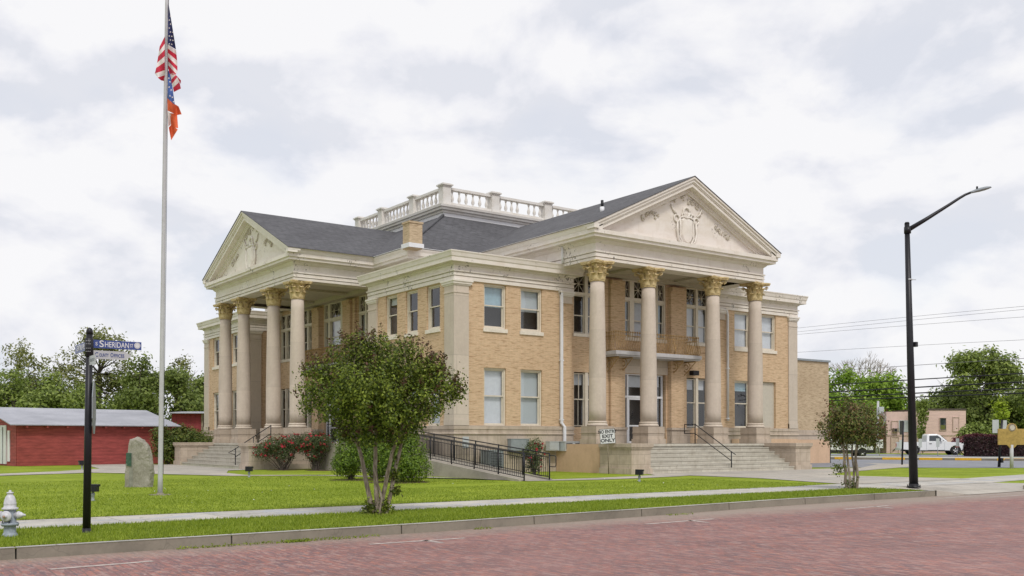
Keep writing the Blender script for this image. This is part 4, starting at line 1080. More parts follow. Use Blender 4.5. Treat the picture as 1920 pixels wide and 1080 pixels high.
d = MB(); d.tube([(5.60,-.55,9.75),(5.60,-.55,10.52)], .05, 8); d.build('downspout', 'white', CH_)
# --- balconies
def balcony(pt, c, half, dep):
    s = MB(); obox(s, pt, c-half, c+half, 0, dep, 5.62, 5.80); obox(s, pt, c-half+.06, c+half-.06, 0, dep-.06, 5.54, 5.62)
    b = s.build('balcony', 'balcony_grey', CH_)
    r = MB()
    def bar(u, n, du, dn):
        pts = [(0,5.80),(.10,5.90),(.14,6.02),(.10,6.18),(.03,6.36),(.0,6.55),(.0,6.70)]
        r.tube([pt(u+du*o, n+dn*o, z) for o, z in pts], .018, 4, cap=False)
        p = pt(u, n, 6.70); r.tube([(p[0],p[1],6.68),(p[0],p[1],6.74),(p[0],p[1],6.80)], [.014,.042,.004], 5)
    k = int(half*2/.115)
    for i in range(k+1): bar(c-half+.08+(2*half-.16)*i/k, dep-.16, 0, 1)
    for i in range(1, int(dep/.13)):
        bar(c-half+.16, i*.13, -1, 0); bar(c+half-.16, i*.13, 1, 0)
    for z, o in ((6.55,0),(5.84,.05)):
        r.tube([pt(c-half+.16-o, 0, z), pt(c-half+.16-o, dep-.16+o, z), pt(c+half-.16+o, dep-.16+o, z), pt(c+half-.16+o, 0, z)], .018, 5)
    for u in (c-half*.36, c+half*.36): r.tube([pt(u, dep-.10, 5.8), pt(u, dep-.0, 6.05), pt(u, dep-.14, 6.4), pt(u, dep-.14, 6.62)], .035, 6)
    r.build('railing', 'iron_gold', b)
    for u in (c-half+.3, c-1.75, c+1.75, c+half-.3):
        q = MB(); pts = []
        for j in range(26):
            t = j/25; a = t*2*pi*1.6; R = .30*(1-t*.75); pts.append(pt(u, .34+R*sin(a), 5.22+R*cos(a)))
        q.tube(pts, .022, 5); q.tube([pt(u,.02,5.5), pt(u,dep-.15,5.5)], .03, 5); q.tube([pt(u,.02,5.5), pt(u,.02,4.75)], .03, 5); q.tube([pt(u,.03,4.75), pt(u,.35,4.95), pt(u,dep-.15,5.48)], .022, 5)
        q.build('bracket', 'iron_gold', b)
balcony(pr_, XC, 2.95, 1.15); balcony(pl_, YC, 2.95, 1.1)
# flood light under the balcony
fl = MB(); a = pr_(14.9,.30,4.98); fl.box(a[0]-.22,a[1]-.16,a[2]-.12,a[0]+.2,a[1]+.14,a[2]+.12); fl.tube([a, (a[0],RY,a[2]+.1)], .04, 6)
fl.build('wall_lamp', 'black', CH_)
# --- rear annex at the right
an = thing('brick_annex', 'plain windowless tan brick annex adjoining the right end of the courthouse', 'building', (X_E, 2.6, 0))
m2 = MB(); m2.box(.0,0,1.72,29.75-X_E,12,6.38); m2.build('wall', 'brick2', an)
m2 = MB(); m2.box(-.01,-.10,6.38,29.83-X_E,12.1,6.50); m2.build('coping', 'greybox', an)
m2 = MB(); m2.box(-.0,-.05,1.50,29.80-X_E,12.05,2.08); m2.box(0,-.09,1.76,29.84-X_E,12.07,1.82); m2.build('water_table', 'stone', an)
m2 = MB(); m2.box(0,-.04,-.05,29.79-X_E,12.04,1.498); m2.build('stucco_base', 'peach', an)
m2 = MB(); m2.box(29.80-X_E,-.05,0,29.86-X_E,.02,1.5); m2.build('corner_pipe', 'black', an)

# ------------------------------------------------------------------ vegetation tools
def at_px(px, py, d):
    p = place(px, d); p.z = hz(py, d); return p
def leaf_mesh(name, pts, nrm, size, m_, parent, asp=.55, tip=None, rs=0, jit=.5, up=.0):
    """many small leaf-shaped faces; pts (n,3), nrm (n,3) preferred normals"""
    g = np.random.default_rng(rs); n = len(pts)
    nr = nrm+g.normal(0, jit, (n,3)); nr[:,2] += up; nr /= np.linalg.norm(nr, axis=1)[:,None]+1e-9
    a = np.cross(nr, g.normal(0, 1, (n,3))); a /= np.linalg.norm(a, axis=1)[:,None]+1e-9
    b = np.cross(nr, a); s = (size*g.uniform(.6, 1.35, n))[:,None]
    fold = nr*s*.12
    V = np.stack([pts-a*s, pts-b*s*asp+fold, pts+a*s, pts+b*s*asp+fold], 1).reshape(-1, 3)
    me = bpy.data.meshes.new(name); me.vertices.add(4*n); me.vertices.foreach_set('co', V.ravel())
    me.loops.add(4*n); me.loops.foreach_set('vertex_index', np.arange(4*n, dtype=np.int32))
    me.polygons.add(n); me.polygons.foreach_set('loop_start', np.arange(0, 4*n, 4, dtype=np.int32)); me.polygons.foreach_set('loop_total', np.full(n, 4, dtype=np.int32))
    me.materials.append(M[m_])
    if tip is not None:
        at = me.attributes.new('tip', 'FLOAT', 'POINT'); at.data.foreach_set('value', np.repeat(tip, 4).astype(np.float32))
    me.update(calc_edges=True)
    o = bpy.data.objects.new(name, me); COL.objects.link(o); o.parent = parent; return o
def blob_points(blobs, n, seed, shell=.62, clump=.0, cr=.12, squash=None):
    """points inside a union of ellipsoids, weighted outward; optionally gathered in clumps"""
    g = np.random.default_rng(seed); B = np.array(blobs, float)
    vol = B[:,3]*B[:,4]*B[:,5]; k = g.choice(len(B), size=n, p=vol**.8/(vol**.8).sum())
    d = g.normal(0, 1, (n,3)); d /= np.linalg.norm(d, axis=1)[:,None]
    r = shell+(1-shell)*g.uniform(0, 1, n)**.7
    r = np.where(g.uniform(0, 1, n) < .25, g.uniform(.15, 1, n), r)
    p = B[k,:3]+d*r[:,None]*B[k,3:6]
    if clump:
        m = max(8, int(n*clump)); c = p[:m]; nc = d[:m]
        j = g.integers(0, m, n); off = g.normal(0, cr, (n,3)); p = c[j]+off; d = nc[j]+off/cr*.35
    return p, d, k
def woody(name, stems, m_, parent, n=7):
    mb = MB()
    for pts, r0, r1 in stems:
        k = len(pts); mb.tube(pts, [r0+(r1-r0)*i/(k-1) for i in range(k)], n if r0 > .03 else 4, cap=False)
    return mb.build(name, m_, parent, fixn=False)
def wiggle(a, b, k, amp, g):
    a, b = Vector(a), Vector(b); out = []
    for i in range(k+1):
        t = i/k; p = a.lerp(b, t); s_ = sin(pi*t)*amp
        out.append(p+Vector((g.uniform(-s_, s_), g.uniform(-s_, s_), g.uniform(-s_, s_)*.5)))
    return out
def branchy(base_pts, blobs, n, g, r=.02, thin=.004):
    """branches from the stem ends out to points in the crown"""
    st = []
    for i in range(n):
        b = g.choice(blobs); t = Vector((b[0]+g.uniform(-.8,.8)*b[3], b[1]+g.uniform(-.8,.8)*b[4], b[2]+g.uniform(-.6,.85)*b[5]))
        s0 = min(base_pts, key=lambda q: (q-t).length+g.uniform(0, .4)*(q-t).length)
        st.append((wiggle(s0, t, 4, (t-s0).length*.09, g), r*g.uniform(.5, 1), thin))
    return st

# --- the big crape myrtle in the verge
def crape_big():
    d = 19.7; base = place(706, d); g = random.Random(3)
    t = thing('crape_myrtle', 'large leafy crape myrtle with bare grey stems on the verge before the courthouse corner', 'tree', base)
    def L(px, py, dd=0.0): return at_px(px, py, d+dd)-base
    s = []
    ends = []
    raw = [([(703,966,0),(694,935,.05),(684,890,.1),(676,850,.15),(668,815,.15),(655,780,.1)], .055, .028),
           ([(708,966,-.05),(706,925,-.05),(703,880,0),(704,835,0),(708,790,.05)], .058, .032),
           ([(713,966,0),(718,930,0),(726,890,-.1),(735,850,-.2),(748,812,-.25),(764,775,-.3)], .052, .026),
           ([(722,966,.05),(733,925,.1),(740,885,.15),(750,845,.2),(757,810,.25),(768,770,.3)], .05, .026),
           ([(711,966,-.1),(716,935,-.1),(707,905,-.12),(702,870,-.12)], .03, .018),
           ([(700,966,.1),(690,940,.12),(688,905,.2)], .022, .010)]
    for pts, r0, r1 in raw:
        w = []
        pp = [L(*q) for q in pts]
        for a, b in zip(pp[:-1], pp[1:]): w += [a, a.lerp(b, .5)+Vector((g.uniform(-.012,.012), g.uniform(-.012,.012), 0))]
        w.append(pp[-1]); s.append((w, r0, r1)); ends.append(w[-1]); ends.append(w[-4])
    # crown lobes (photo column, row, radius in px, depth offset)
    lob = [(700,665,44,0,36),(655,690,52,.3,48),(745,690,50,-.3,46),(610,722,52,0,40),(690,735,72,-.7,56),(640,760,48,-.4,38),(798,712,48,.2,42),(780,760,50,-.3,40),(835,725,36,0,34),(725,775,60,-.5,42),(700,720,70,.8,60),(575,757,24,.1,24),(860,742,14,0,20),(670,645,24,.1,22),(765,665,30,.2,26),(650,810,22,.2,16),(690,815,30,-.5,18),(735,815,28,-.4,18),(660,822,20,.1,14),(770,800,34,.2,22),(710,800,50,.3,26),(590,700,22,.2,18),(815,690,24,.1,22),(818,775,22,0,20)]
    pm = d/F; bl = []
    for px, py, r, dd, rz in lob:
        c = L(px, py, dd); bl.append((c.x, c.y, c.z, r*pm, r*pm, rz*pm))
    s += branchy(ends, bl, 130, g, .020, .004)
    woody('trunk', s, 'bark', t, 8)
    p, nr, k = blob_points(bl, 37000, 11, .45, .030, .080)
    # outline spikes: shoots rising from the top
    g2 = np.random.default_rng(4); sp = []; tn = []
    for i in range(190):
        b = bl[g2.integers(len(bl))]; th = g2.uniform(0, 2*pi); el = g2.uniform(.1, 1.4)
        o = np.array([b[0]+b[3]*.9*cos(th)*cos(el), b[1]+b[4]*.9*sin(th)*cos(el), b[2]+b[5]*.9*sin(el)])
        dv = np.array([cos(th)*cos(el)*.7, sin(th)*cos(el)*.7, .35+sin(el)]); dv /= np.linalg.norm(dv); ln = g2.uniform(.10, .30)
        for j in range(24): sp.append(o+dv*ln*j/23+g2.normal(0, .022, 3))
        tn += [dv]*24
    P = np.vstack([p, np.array(sp)]); N = np.vstack([nr, np.array(tn)])
    tip = np.concatenate([np.clip((p[:,2]-2.2)/1.6, 0, 1)*np.clip(g2.normal(.06, .36, len(p)), 0, 1), np.clip(g2.normal(.8, .3, len(sp)), 0, 1)])
    # basal shoots with leaves
    q = []; 
    for c, r, nn in ((L(700,955), .16, 350), (L(720,950), .13, 300), (L(742,920,.1), .09, 160), (L(738,890,.1), .10, 180), (L(745,862,.2), .07, 90), (L(690,965), .12, 160)):
        q.append(np.array(c[:])+g2.normal(0, r*.6, (nn, 3)))
    q = np.vstack(q); q[:,2] = np.abs(q[:,2])
    P = np.vstack([P, q]); N = np.vstack([N, g2.normal(0, 1, q.shape)]); tip = np.concatenate([tip, np.clip(g2.normal(.1,.2,len(q)), 0, 1)])
    leaf_mesh('foliage', P, N, .030, 'leaf_myrtle', t, .62, tip, 1, .75, .25)
crape_big()
def crape_small():
    d = 29.8; base = place(1596, d); g = random.Random(8)
    t = thing('crape_myrtle', 'small reddish crape myrtle with a cluster of twisted stems near the tall street lamp', 'tree', base)
    def L(px, py, dd=0.0): return at_px(px, py, d+dd)-base
    s = []; ends = []
    for pts, r0, r1 in [([(1588,917,0),(1586,885,0),(1583,855,0),(1580,830,.1),(1572,805,.1)], .05, .03), ([(1594,918,-.1),(1592,885,-.1),(1588,850,0),(1590,820,0)], .04, .026),
                        ([(1600,918,0),(1601,880,.1),(1597,850,.1),(1602,815,.1)], .036, .022), ([(1606,918,0),(1607,880,0),(1605,845,-.1),(1612,815,-.2)], .046, .028), ([(1603,918,.1),(1609,895,.1),(1603,865,.1),(1608,835,.2),(1620,810,.2)], .04, .025)]:
        pp = [L(*q) for q in pts]; w = []
        for a, b in zip(pp[:-1], pp[1:]): w += [a, a.lerp(b, .5)+Vector((g.uniform(-.03,.03), g.uniform(-.03,.03), 0))]
        w.append(pp[-1]); s.append((w, r0, r1)); ends += [w[-1], w[-3]]
    lob = [(1592,795,34,0,24),(1566,808,22,.2,16),(1624,800,26,-.2,22),(1602,772,26,.2,14),(1573,780,18,0,13),(1643,795,14,0,15),(1605,824,30,-.3,15),(1622,772,16,.3,12),(1549,790,11,0,11),(1636,828,14,0,12),(1552,822,13,.1,8),(1560,765,10,.1,8),(1590,758,12,0,6),(1541,803,7,0,7),(1650,812,9,0,9),(1580,838,14,.2,7),(1575,826,26,.3,14),(1600,800,44,-.1,34),(1625,815,26,.3,18)]
    pm = d/F; bl = []
    for px, py, r, dd, rz in lob: c = L(px, py, dd); bl.append((c.x, c.y, c.z, r*pm, r*pm, rz*pm))
    s += branchy(ends, bl, 70, g, .018, .005)
    woody('trunk', s, 'bark', t, 7)
    p, nr, k = blob_points(bl, 10500, 21, .35, .06, .10); g2 = np.random.default_rng(6); sp = []; tn = []
    for i in range(80):
        b = bl[g2.integers(len(bl))]; th = g2.uniform(0, 2*pi); el = g2.uniform(.1, 1.4)
        o = np.array([b[0]+b[3]*.85*cos(th)*cos(el), b[1]+b[4]*.85*sin(th)*cos(el), b[2]+b[5]*.85*sin(el)]); dv = np.array([cos(th)*.8, sin(th)*.8, .7]); dv /= np.linalg.norm(dv); ln = g2.uniform(.15, .35)
        for j in range(12): sp.append(o+dv*ln*j/11+g2.normal(0, .03, 3))
        tn += [dv]*12
    q = np.array(L(1595,908)[:])+g2.normal(0, .10, (260,3)); q[:,2] = abs(q[:,2]); q2 = np.array(L(1572,878)[:])+g2.normal(0, .10, (160,3))
    P = np.vstack([p, sp, q, q2]); N = np.vstack([nr, tn, g2.normal(0,1,(420,3))]); tip = np.concatenate([np.clip(g2.normal(.10,.32,len(p)),0,1), np.clip(g2.normal(.7,.3,len(sp)),0,1), np.zeros(420)])
    leaf_mesh('foliage', P, N, .034, 'leaf_myrtle2', t, .6, tip, 2, .55, .3)
crape_small()

# --- shrubs by the courthouse
def shrub(name, label, cat, loc, blobs, n, size, m_, stems=0, flowers=0, seed=0, clump=.1, cr=.07, group=None, tip=None):
    t = thing(name, label, cat, loc, group=group); g = random.Random(seed)
    if stems:
        st = []
        for i in range(stems):
            b = g.choice(blobs); e = Vector((b[0]+g.uniform(-.6,.6)*b[3], b[1]+g.uniform(-.6,.6)*b[4], b[2]+g.uniform(-.4,.6)*b[5])); a = Vector((g.uniform(-.12,.12)+e.x*.12, g.uniform(-.12,.12)+e.y*.12, 0))
            st.append((wiggle(a, e, 5, .08, g), .022, .006))
        woody('stem', st, 'bark_dark', t, 5)
    p, nr, k = blob_points(blobs, n, seed, .6, clump, cr)
    ok = p[:,2] > .04
    tp = None
    if tip is not None: tp = np.clip((p[:,2]-tip)/.2, 0, 1)[ok]
    leaf_mesh('foliage', p[ok], nr[ok], size, m_, t, .6, tp, seed, .5, .3)
    if flowers:
        gg = np.random.default_rng(seed+5); c, cn, k = blob_points(blobs, flowers, seed+9, .92)
        c = c[c[:,2] > .35]; j = gg.integers(0, len(c), len(c)*9); q = c[j]+gg.normal(0, .022, (len(j),3))
        leaf_mesh('bloom', q, cn[:len(c)][j], .040, 'petal', t, .9, None, seed+1, .6, .3)
    return t
rose = 'roses along the courthouse walls'
shrub('rose_bush', 'red flowering rose bush nearest the left porch steps', 'shrub', (-3.95,9.35,0), [(-.2,.1,1.25,.85,.75,.45),(-.75,.5,.95,.6,.6,.40),(.5,-.3,1.35,.6,.6,.42),(0,0,.8,.55,.55,.4)], 7500, .036, 'leaf_rose', 22, 105, 31, .14, .09, rose)
shrub('rose_bush', 'red flowering rose bush with grey twiggy base beside the pale ramp wall', 'shrub', (-2.8,8.2,0), [(0,.2,1.45,.75,.7,.45),(.15,-.5,1.35,.6,.6,.45),(-.3,.5,1.2,.5,.5,.45),(0,0,.75,.42,.42,.4)], 6500, .036, 'leaf_rose', 26, 95, 32, .14, .09, rose)
shrub('rose_bush', 'small red rose bush beyond the lower end of the ramp railing', 'shrub', (1.3,-4.0,0), [(0,0,.95,.55,.5,.4),(.15,.1,1.25,.35,.35,.3),(0,0,.5,.4,.4,.35)], 2600, .036, 'leaf_rose', 14, 32, 33, .16, .08, rose)
def shrubs_mid():
    d = 34.6
    shrub('clipped_shrub', 'tall rounded glossy green shrub against the ramp, right of the myrtle stems', 'shrub', place(752, d), [(0,0,.95,.95,.95,.85),(.1,-.1,.55,1.0,1.0,.6),(-.55,.35,.8,.65,.65,.7),(.1,0,1.45,.6,.6,.4)], 15000, .036, 'leaf_shrub', 6, 0, 41, .16, .06)
    shrub('clipped_shrub', 'looser green shrub with woody base left of the myrtle stems', 'shrub', place(660, 36.4), [(0,0,.95,.62,.6,.8),(-.2,.1,.6,.55,.6,.5),(.25,-.1,1.3,.45,.45,.4)], 8000, .036, 'leaf_shrub', 14, 0, 42, .16, .06)
    shrub('clipped_shrub', 'dark shrub between the two brighter green shrubs', 'shrub', place(706, 37.0), [(0,0,.8,.62,.6,.8),(.1,.1,1.35,.45,.45,.4)], 5000, .038, 'leaf_rose', 8, 12, 43, .14, .08)
    shrub('nandina_bush', 'green and reddish bush showing above the left stair pier', 'shrub', place(362, 63), [(-.6,.2,1.4,.9,1.0,.8),(.5,0,1.3,1.0,1.0,.6),(-.9,.3,2.0,.6,.6,.45),(0,.1,1.7,.6,.6,.5)], 6500, .07, 'leaf_myrtle2', 10, 0, 44, .12, .13)
    shrub('nandina_bush', 'loose yellowish bush against the right end of the red barn', 'shrub', place(316, 59), [(-.2,0,1.0,.75,.7,.8),(.3,.1,1.6,.6,.6,.5),(-.4,.1,1.9,.45,.45,.4),(.1,0,.5,.6,.6,.4),(-.7,0,1.5,.3,.3,.25)], 4200, .065, 'leaf_myrtle2', 14, 0, 45, .10, .12)
shrubs_mid()
def contact_shade_patch(name, cx, cy, rx, ry, seed):  # dark ground sheet painting contact shade under trees and shrubs
    g = random.Random(seed); n = 22; sheet(name, [(cx+rx*cos(2*pi*i/n)*g.uniform(.75,1.1), cy+ry*sin(2*pi*i/n)*g.uniform(.75,1.1)) for i in range(n)], .007, 'shade_soil')
q_ = place(706, 19.7); contact_shade_patch('contact_shade_soil', q_.x, q_.y+.02, .42, .36, 1); q_ = place(1597, 29.8); contact_shade_patch('contact_shade_soil', q_.x, q_.y, .40, .34, 2)
contact_shade_patch('contact_shade_soil', -3.9, 9.2, 1.0, .8, 3); contact_shade_patch('contact_shade_soil', -2.9, 7.6, .6, .9, 4); q_ = place(745, 34.6); contact_shade_patch('contact_shade_soil', q_.x, q_.y, 1.15, 1.1, 5); q_ = place(665, 36.4); contact_shade_patch('contact_shade_soil', q_.x, q_.y, .9, .9, 6); contact_shade_patch('contact_shade_soil', 1.3, -4.0, .7, .6, 7)
# --- trees beyond
def far_tree(name, label, px, d, top, width, m_, n, size, seed, lobes=9, trunk='bark_dark', low=835, airy=0, group=None, cat='tree', clump=.05, flat=.75):
    base = place(px, d); g = random.Random(seed); t = thing(name, label, cat, base, group=group)
    H = hz(top, d); W = width/F*d/2; z0 = max(.5, hz(low, d)); R = min(W, (H-z0)/2)*.62
    bl = []
    for i in range(lobes):
        a = g.uniform(0, 2*pi); f = g.uniform(.15, .78); r = R*g.uniform(.55, 1.0)*(.75 if airy else 1)
        zc = z0+(H-z0)*g.uniform(.28, .98)-r*flat
        sh = 1-.45*abs((zc-(z0+(H-z0)*.5))/((H-z0)*.5))
        bl.append((cos(a)*f*W*sh, sin(a)*f*W*sh*.8, max(zc, z0+r*.3), r, r, r*flat))
    bl.append((0, 0, H-R*.5*flat, R*.6, R*.6, R*.5*flat))
    hub = [Vector((0,0,z0+(H-z0)*q)) for q in (.15,.3,.45,.6)]
    s = [([Vector((0,0,-.3)), Vector((.05,.05,z0*.6)), hub[0], hub[1], hub[2], hub[3]], .024*H+.05, .02*H)]
    s += branchy(hub, bl, 46 if airy else 26, g, .008*H, .015)
    if airy:
        s2 = []
        for st, r0, r1 in s[1:]:
            for k in range(3):
                a = st[g.randint(2, 4)]; e = a+Vector((g.uniform(-1,1), g.uniform(-1,1), g.uniform(-.2,1)))*R*.45; s2.append((wiggle(a, e, 3, R*.06, g), .03, .010))
        s += s2
    woody('trunk', s, trunk, t, 6)
    p, nr, k = blob_points(bl, n, seed, .5, clump, size*1.9)
    if n: leaf_mesh('crown', p, nr, size, m_, t, .6, None, seed, .6, .4)
    return t
LG = 'trees behind the red barn'
far_tree('broad_tree', 'dense dark green tree at the left edge behind the barn roof', 25, 92, 690, 150, 'leaf_mid', 8000, .15, 51, 9, group=LG)
far_tree('airy_tree', 'open branched pale green tree at the left edge with sky showing through', 35, 108, 640, 170, 'leaf_olive', 5200, .15, 52, 13, airy=1, group=LG)
far_tree('broad_tree', 'yellowish green low tree left of the street name post', 95, 85, 705, 130, 'leaf_mid', 7000, .15, 53, 9, group=LG)
far_tree('airy_tree', 'tall sparse tree with fine twigs behind the street name signs', 185, 100, 610, 210, 'leaf_olive', 9000, .14, 54, 20, airy=1, group=LG)
far_tree('broad_tree', 'bushy mid green tree right of the street name post behind the barn', 262, 84, 668, 110, 'leaf_dark', 7500, .15, 55, 9, group=LG)
far_tree('broad_tree', 'dark green tree between the flagpole and the courthouse', 330, 88, 692, 120, 'leaf_dark', 7500, .15, 56, 9, group=LG)
far_tree('airy_tree', 'bare topped tree just left of the courthouse', 345, 104, 668, 90, 'leaf_olive', 2800, .13, 57, 11, airy=1, group=LG)
far_tree('broad_tree', 'low dark tree behind the street name post above the barn ridge', 160, 96, 722, 130, 'leaf_mid', 6500, .16, 58, 8, group=LG)
far_tree('broad_tree', 'low dark tree filling the gap above the barn ridge by the flagpole', 225, 100, 700, 120, 'leaf_dark', 5500, .17, 59, 8, group=LG)
far_tree('broad_tree', 'dark tree behind the smaller red shed', 385, 96, 705, 90, 'leaf_dark', 5000, .16, 60, 8, group=LG)
RG = 'trees beyond the side street'
far_tree('broad_tree', 'bright spring green tree beside the brick annex', 1590, 112, 690, 190, 'leaf_bright', 16000, .19, 61, 15, group=RG)
far_tree('broad_tree', 'bright green tree behind the street lamp pole', 1665, 118, 700, 120, 'leaf_bright', 10000, .19, 62, 11, group=RG)
far_tree('broad_tree', 'bright green tree in the middle between the annex and the street lamp', 1632, 116, 706, 110, 'leaf_bright', 11000, .19, 72, 10, group=RG)
def bare_tree():
    base = place(1613, 135); t = thing('bare_tree', 'leafless twiggy treetop above the bright green tree', 'tree', base, group=RG); g = random.Random(6); st = []
    H = hz(652, 135)
    def grow(p, d, l, r, k):
        e = p+d*l; st.append(([p, p.lerp(e, .5)+Vector((g.uniform(-1,1), g.uniform(-1,1), 0))*l*.06, e], r, r*.7))
        if k == 0: return
        for q in range(3 if k > 1 else 4):
            nd_ = (d+Vector((g.uniform(-1,1), g.uniform(-1,1), g.uniform(-.25,.55)))*.72).normalized(); grow(e, nd_, l*g.uniform(.62,.82), r*.62, k-1)
    st.append(([Vector((0,0,0)), Vector((0,0,H*.45))], .22, .18))
    for q in range(6): grow(Vector((0,0,H*.45)), Vector((cos(q*1.05)*.65, sin(q*1.05)*.65, .8)).normalized(), H*.17, .11, 4)
    woody('trunk', st, 'bark', t, 5)
bare_tree()
far_tree('broad_tree', 'tall spreading green tree at the right edge behind the wires', 1850, 120, 652, 230, 'leaf_mid', 19000, .20, 64, 20, group=RG, airy=1, low=800)
far_tree('broad_tree', 'medium green tree between the pink building and the tall tree', 1765, 125, 728, 130, 'leaf_mid', 9000, .19, 65, 11, group=RG, low=850)
far_tree('broad_tree', 'dark green tree behind the right end of the pink building', 1850, 118, 735, 130, 'leaf_dark', 10000, .20, 66, 11, group=RG, low=845)
far_tree('broad_tree', 'dark green tree at the far right behind the hedge', 1925, 116, 700, 130, 'leaf_dark', 9000, .20, 67, 11, group=RG, low=845)
far_tree('broad_tree', 'rounded green bush at the right corner of the pink building', 1825, 101, 795, 70, 'leaf_mid', 4500, .14, 68, 7, group=RG, low=850)
far_tree('vine_tree', 'slim yellow green sapling standing out against the dark trees', 1880, 99, 742, 26, 'leaf_lime', 900, .13, 69, 7, group=RG, low=815)
far_tree('broad_tree', 'low green growth left of the pink building behind the small crape myrtle', 1615, 106, 770, 110, 'leaf_dark', 6500, .17, 70, 9, group=RG, low=850)
def vine():
    base = place(1728, 104.5); t = thing('wall_vine', 'green vine climbing the middle of the pink building', 'vine', base); 
    bl = [(0,0,2.2,.5,.2,1.3),(.1,0,4.2,.7,.25,1.3),(-.1,0,5.2,.8,.25,.5),(.2,0,1.0,.3,.2,.9)]
    p, nr, k = blob_points(bl, 1700, 71, .3); 
    q = np.array([ (RIGHT*a+FWD*b)[:] for a, b in p[:,:2]]); p = np.column_stack([q[:,0], q[:,1], p[:,2]]); leaf_mesh('foliage', p, nr, .12, 'leaf_mid', t, .6, None, 71)
    st = [([RIGHT*.1, RIGHT*.05+Vector((0,0,2)), Vector((0,0,4.5))], .04, .02)]; woody('stem', st, 'bark_dark', t)
vine()
def hedge():
    P = lambda px, d: place(px, d)
    a, b = P(1812, 87), P(2080, 84); base = P(1812, 87); L_ = (b-a).length
    ux = (b-a).normalized(); uy = Vector((-ux.y, ux.x, 0))
    t = thing('purple_hedge', 'long clipped dark purple hedge with red top at the right edge', 'hedge', base)
    g = np.random.default_rng(5); n = 15000
    u = g.uniform(0, L_, n); v = g.uniform(-.75, .75, n); z = g.uniform(.05, 1.85, n); face = g.integers(0, 3, n)
    v = np.where(face == 0, -.72+g.normal(0,.06,n), v); z = np.where(face == 1, 1.82+g.normal(0,.06,n)+.06*np.sin(u*1.7), z); u = np.where((face == 2) & (g.uniform(0,1,n) < .3), g.normal(0,.08,n), u)
    p = np.outer(u, ux)+np.outer(v, uy); p[:,2] = z; nr = np.tile(np.array((-uy)[:]), (n,1)); nr[face == 1] = (0,0,1)
    leaf_mesh('foliage', p, nr, .085, 'leaf_purple', t, .6, np.clip((z-1.66)/.25, 0, 1)*g.uniform(.3,1,n), 5, .6)
    core = MB(); v8 = []
    for zz in (0, 1.7):
        for q in (ux*.1-uy*.6, ux*(L_)-uy*.6, ux*L_+uy*.6, ux*.1+uy*.6): v8.append((q.x, q.y, zz))
    core.add(v8, [(0,1,2,3),(4,5,6,7),(0,1,5,4),(1,2,6,5),(2,3,7,6),(3,0,4,7)]); core.build('inner_branches', 'bark_dark', t)
    # red leafed bush behind the truck
    shrub('red_leaf_shrub', 'small red leaved shrub between the pickup truck and the hedge', 'shrub', P(1800, 95), [(0,0,1.3,.9,.7,.55),(.7,0,1.0,.7,.7,.6)], 1200, .09, 'leaf_purple', 5, 0, 77, .1, .12, tip=.9)
hedge()

# --- grass blades on the near verge and lawn
def grass():
    g = np.random.default_rng(9)
    def field(n, x0, x1, y0, y1, h, fade=0):
        x = g.uniform(x0, x1, n); y = g.uniform(y0, y1, n); return x, y, np.full(n, h)*g.uniform(.5, 1.3, n)
    xs, ys, hs = [], [], []
    for a in ((52000,-24,-8,-21.25,-18.3,.05), (26000,-8,3.3,-20.5,-18.25,.05), (42000,-26,-8,-16.25,-8.5,.04), (16000,-8,4.5,-16.0,-10,.035),(26000,-24,-3,-8.5,1.5,.04),(2600,-24,3,-18.32,-18.18,.05),(2600,-26,3,-16.38,-16.2,.06)):
        x, y, h = field(*a); xs.append(x); ys.append(y); hs.append(h)
    x = np.concatenate(xs); y = np.concatenate(ys); h = np.concatenate(hs); n = len(x)
    ky = np.interp(x, [-60,-20.94,-17.3,-13.8,-11.7,-8.6,-3.7,0,3.6], [-21.5,-21.42,-21.38,-21.32,-21.15,-20.93,-20.5,-20.4,-20.35])+.16
    ok = (y > ky) & ~((y > 1.2+(-5.2-x)*.45) & (y > -8.5)) & ~((x > -5.2) & (y > -8.5) & (y > -3.0-(x+3.2)*3)); x, y, h = x[ok], y[ok], h[ok]; n = len(x)
    th = g.uniform(0, 2*pi, n); w = g.uniform(.006, .013, n); lx = g.normal(0, .022, n); ly = g.normal(0, .022, n)
    V = np.zeros((n, 3, 3)); V[:,0] = np.column_stack([x-w*np.cos(th), y-w*np.sin(th), np.full(n, -.004)]); V[:,1] = np.column_stack([x+w*np.cos(th), y+w*np.sin(th), np.full(n, -.004)]); V[:,2] = np.column_stack([x+lx, y+ly, h])
    me = bpy.data.meshes.new('grass'); me.vertices.add(3*n); me.vertices.foreach_set('co', V.ravel()); me.loops.add(3*n); me.loops.foreach_set('vertex_index', np.arange(3*n, dtype=np.int32))
    me.polygons.add(n); me.polygons.foreach_set('loop_start', np.arange(0, 3*n, 3, dtype=np.int32)); me.polygons.foreach_set('loop_total', np.full(n, 3, dtype=np.int32)); me.materials.append(M['grass']); me.update(calc_edges=True)
    o = bpy.data.objects.new('grass', me); COL.objects.link(o); tag(o, kind='stuff')
grass()
def weeds():
    g = np.random.default_rng(14); P = []
    for x0, x1, y, n in ((-18.6,-15.2,-21.52,500),(-13.2,-12.8,-21.42,60),(-16.9,-16.5,-21.55,220),(-8,-7.2,-21.1,80)):
        x = g.uniform(x0, x1, n); P.append(np.column_stack([x, y+g.normal(0,.03,n), -.145+np.abs(g.normal(0,.02,n))]))
    P = np.vstack(P); o = leaf_mesh('gutter_weeds', P, np.tile((0,0,1.), (len(P),1)), .022, 'grass', None, .4, None, 3, 1.2); tag(o, kind='stuff')
weeds()
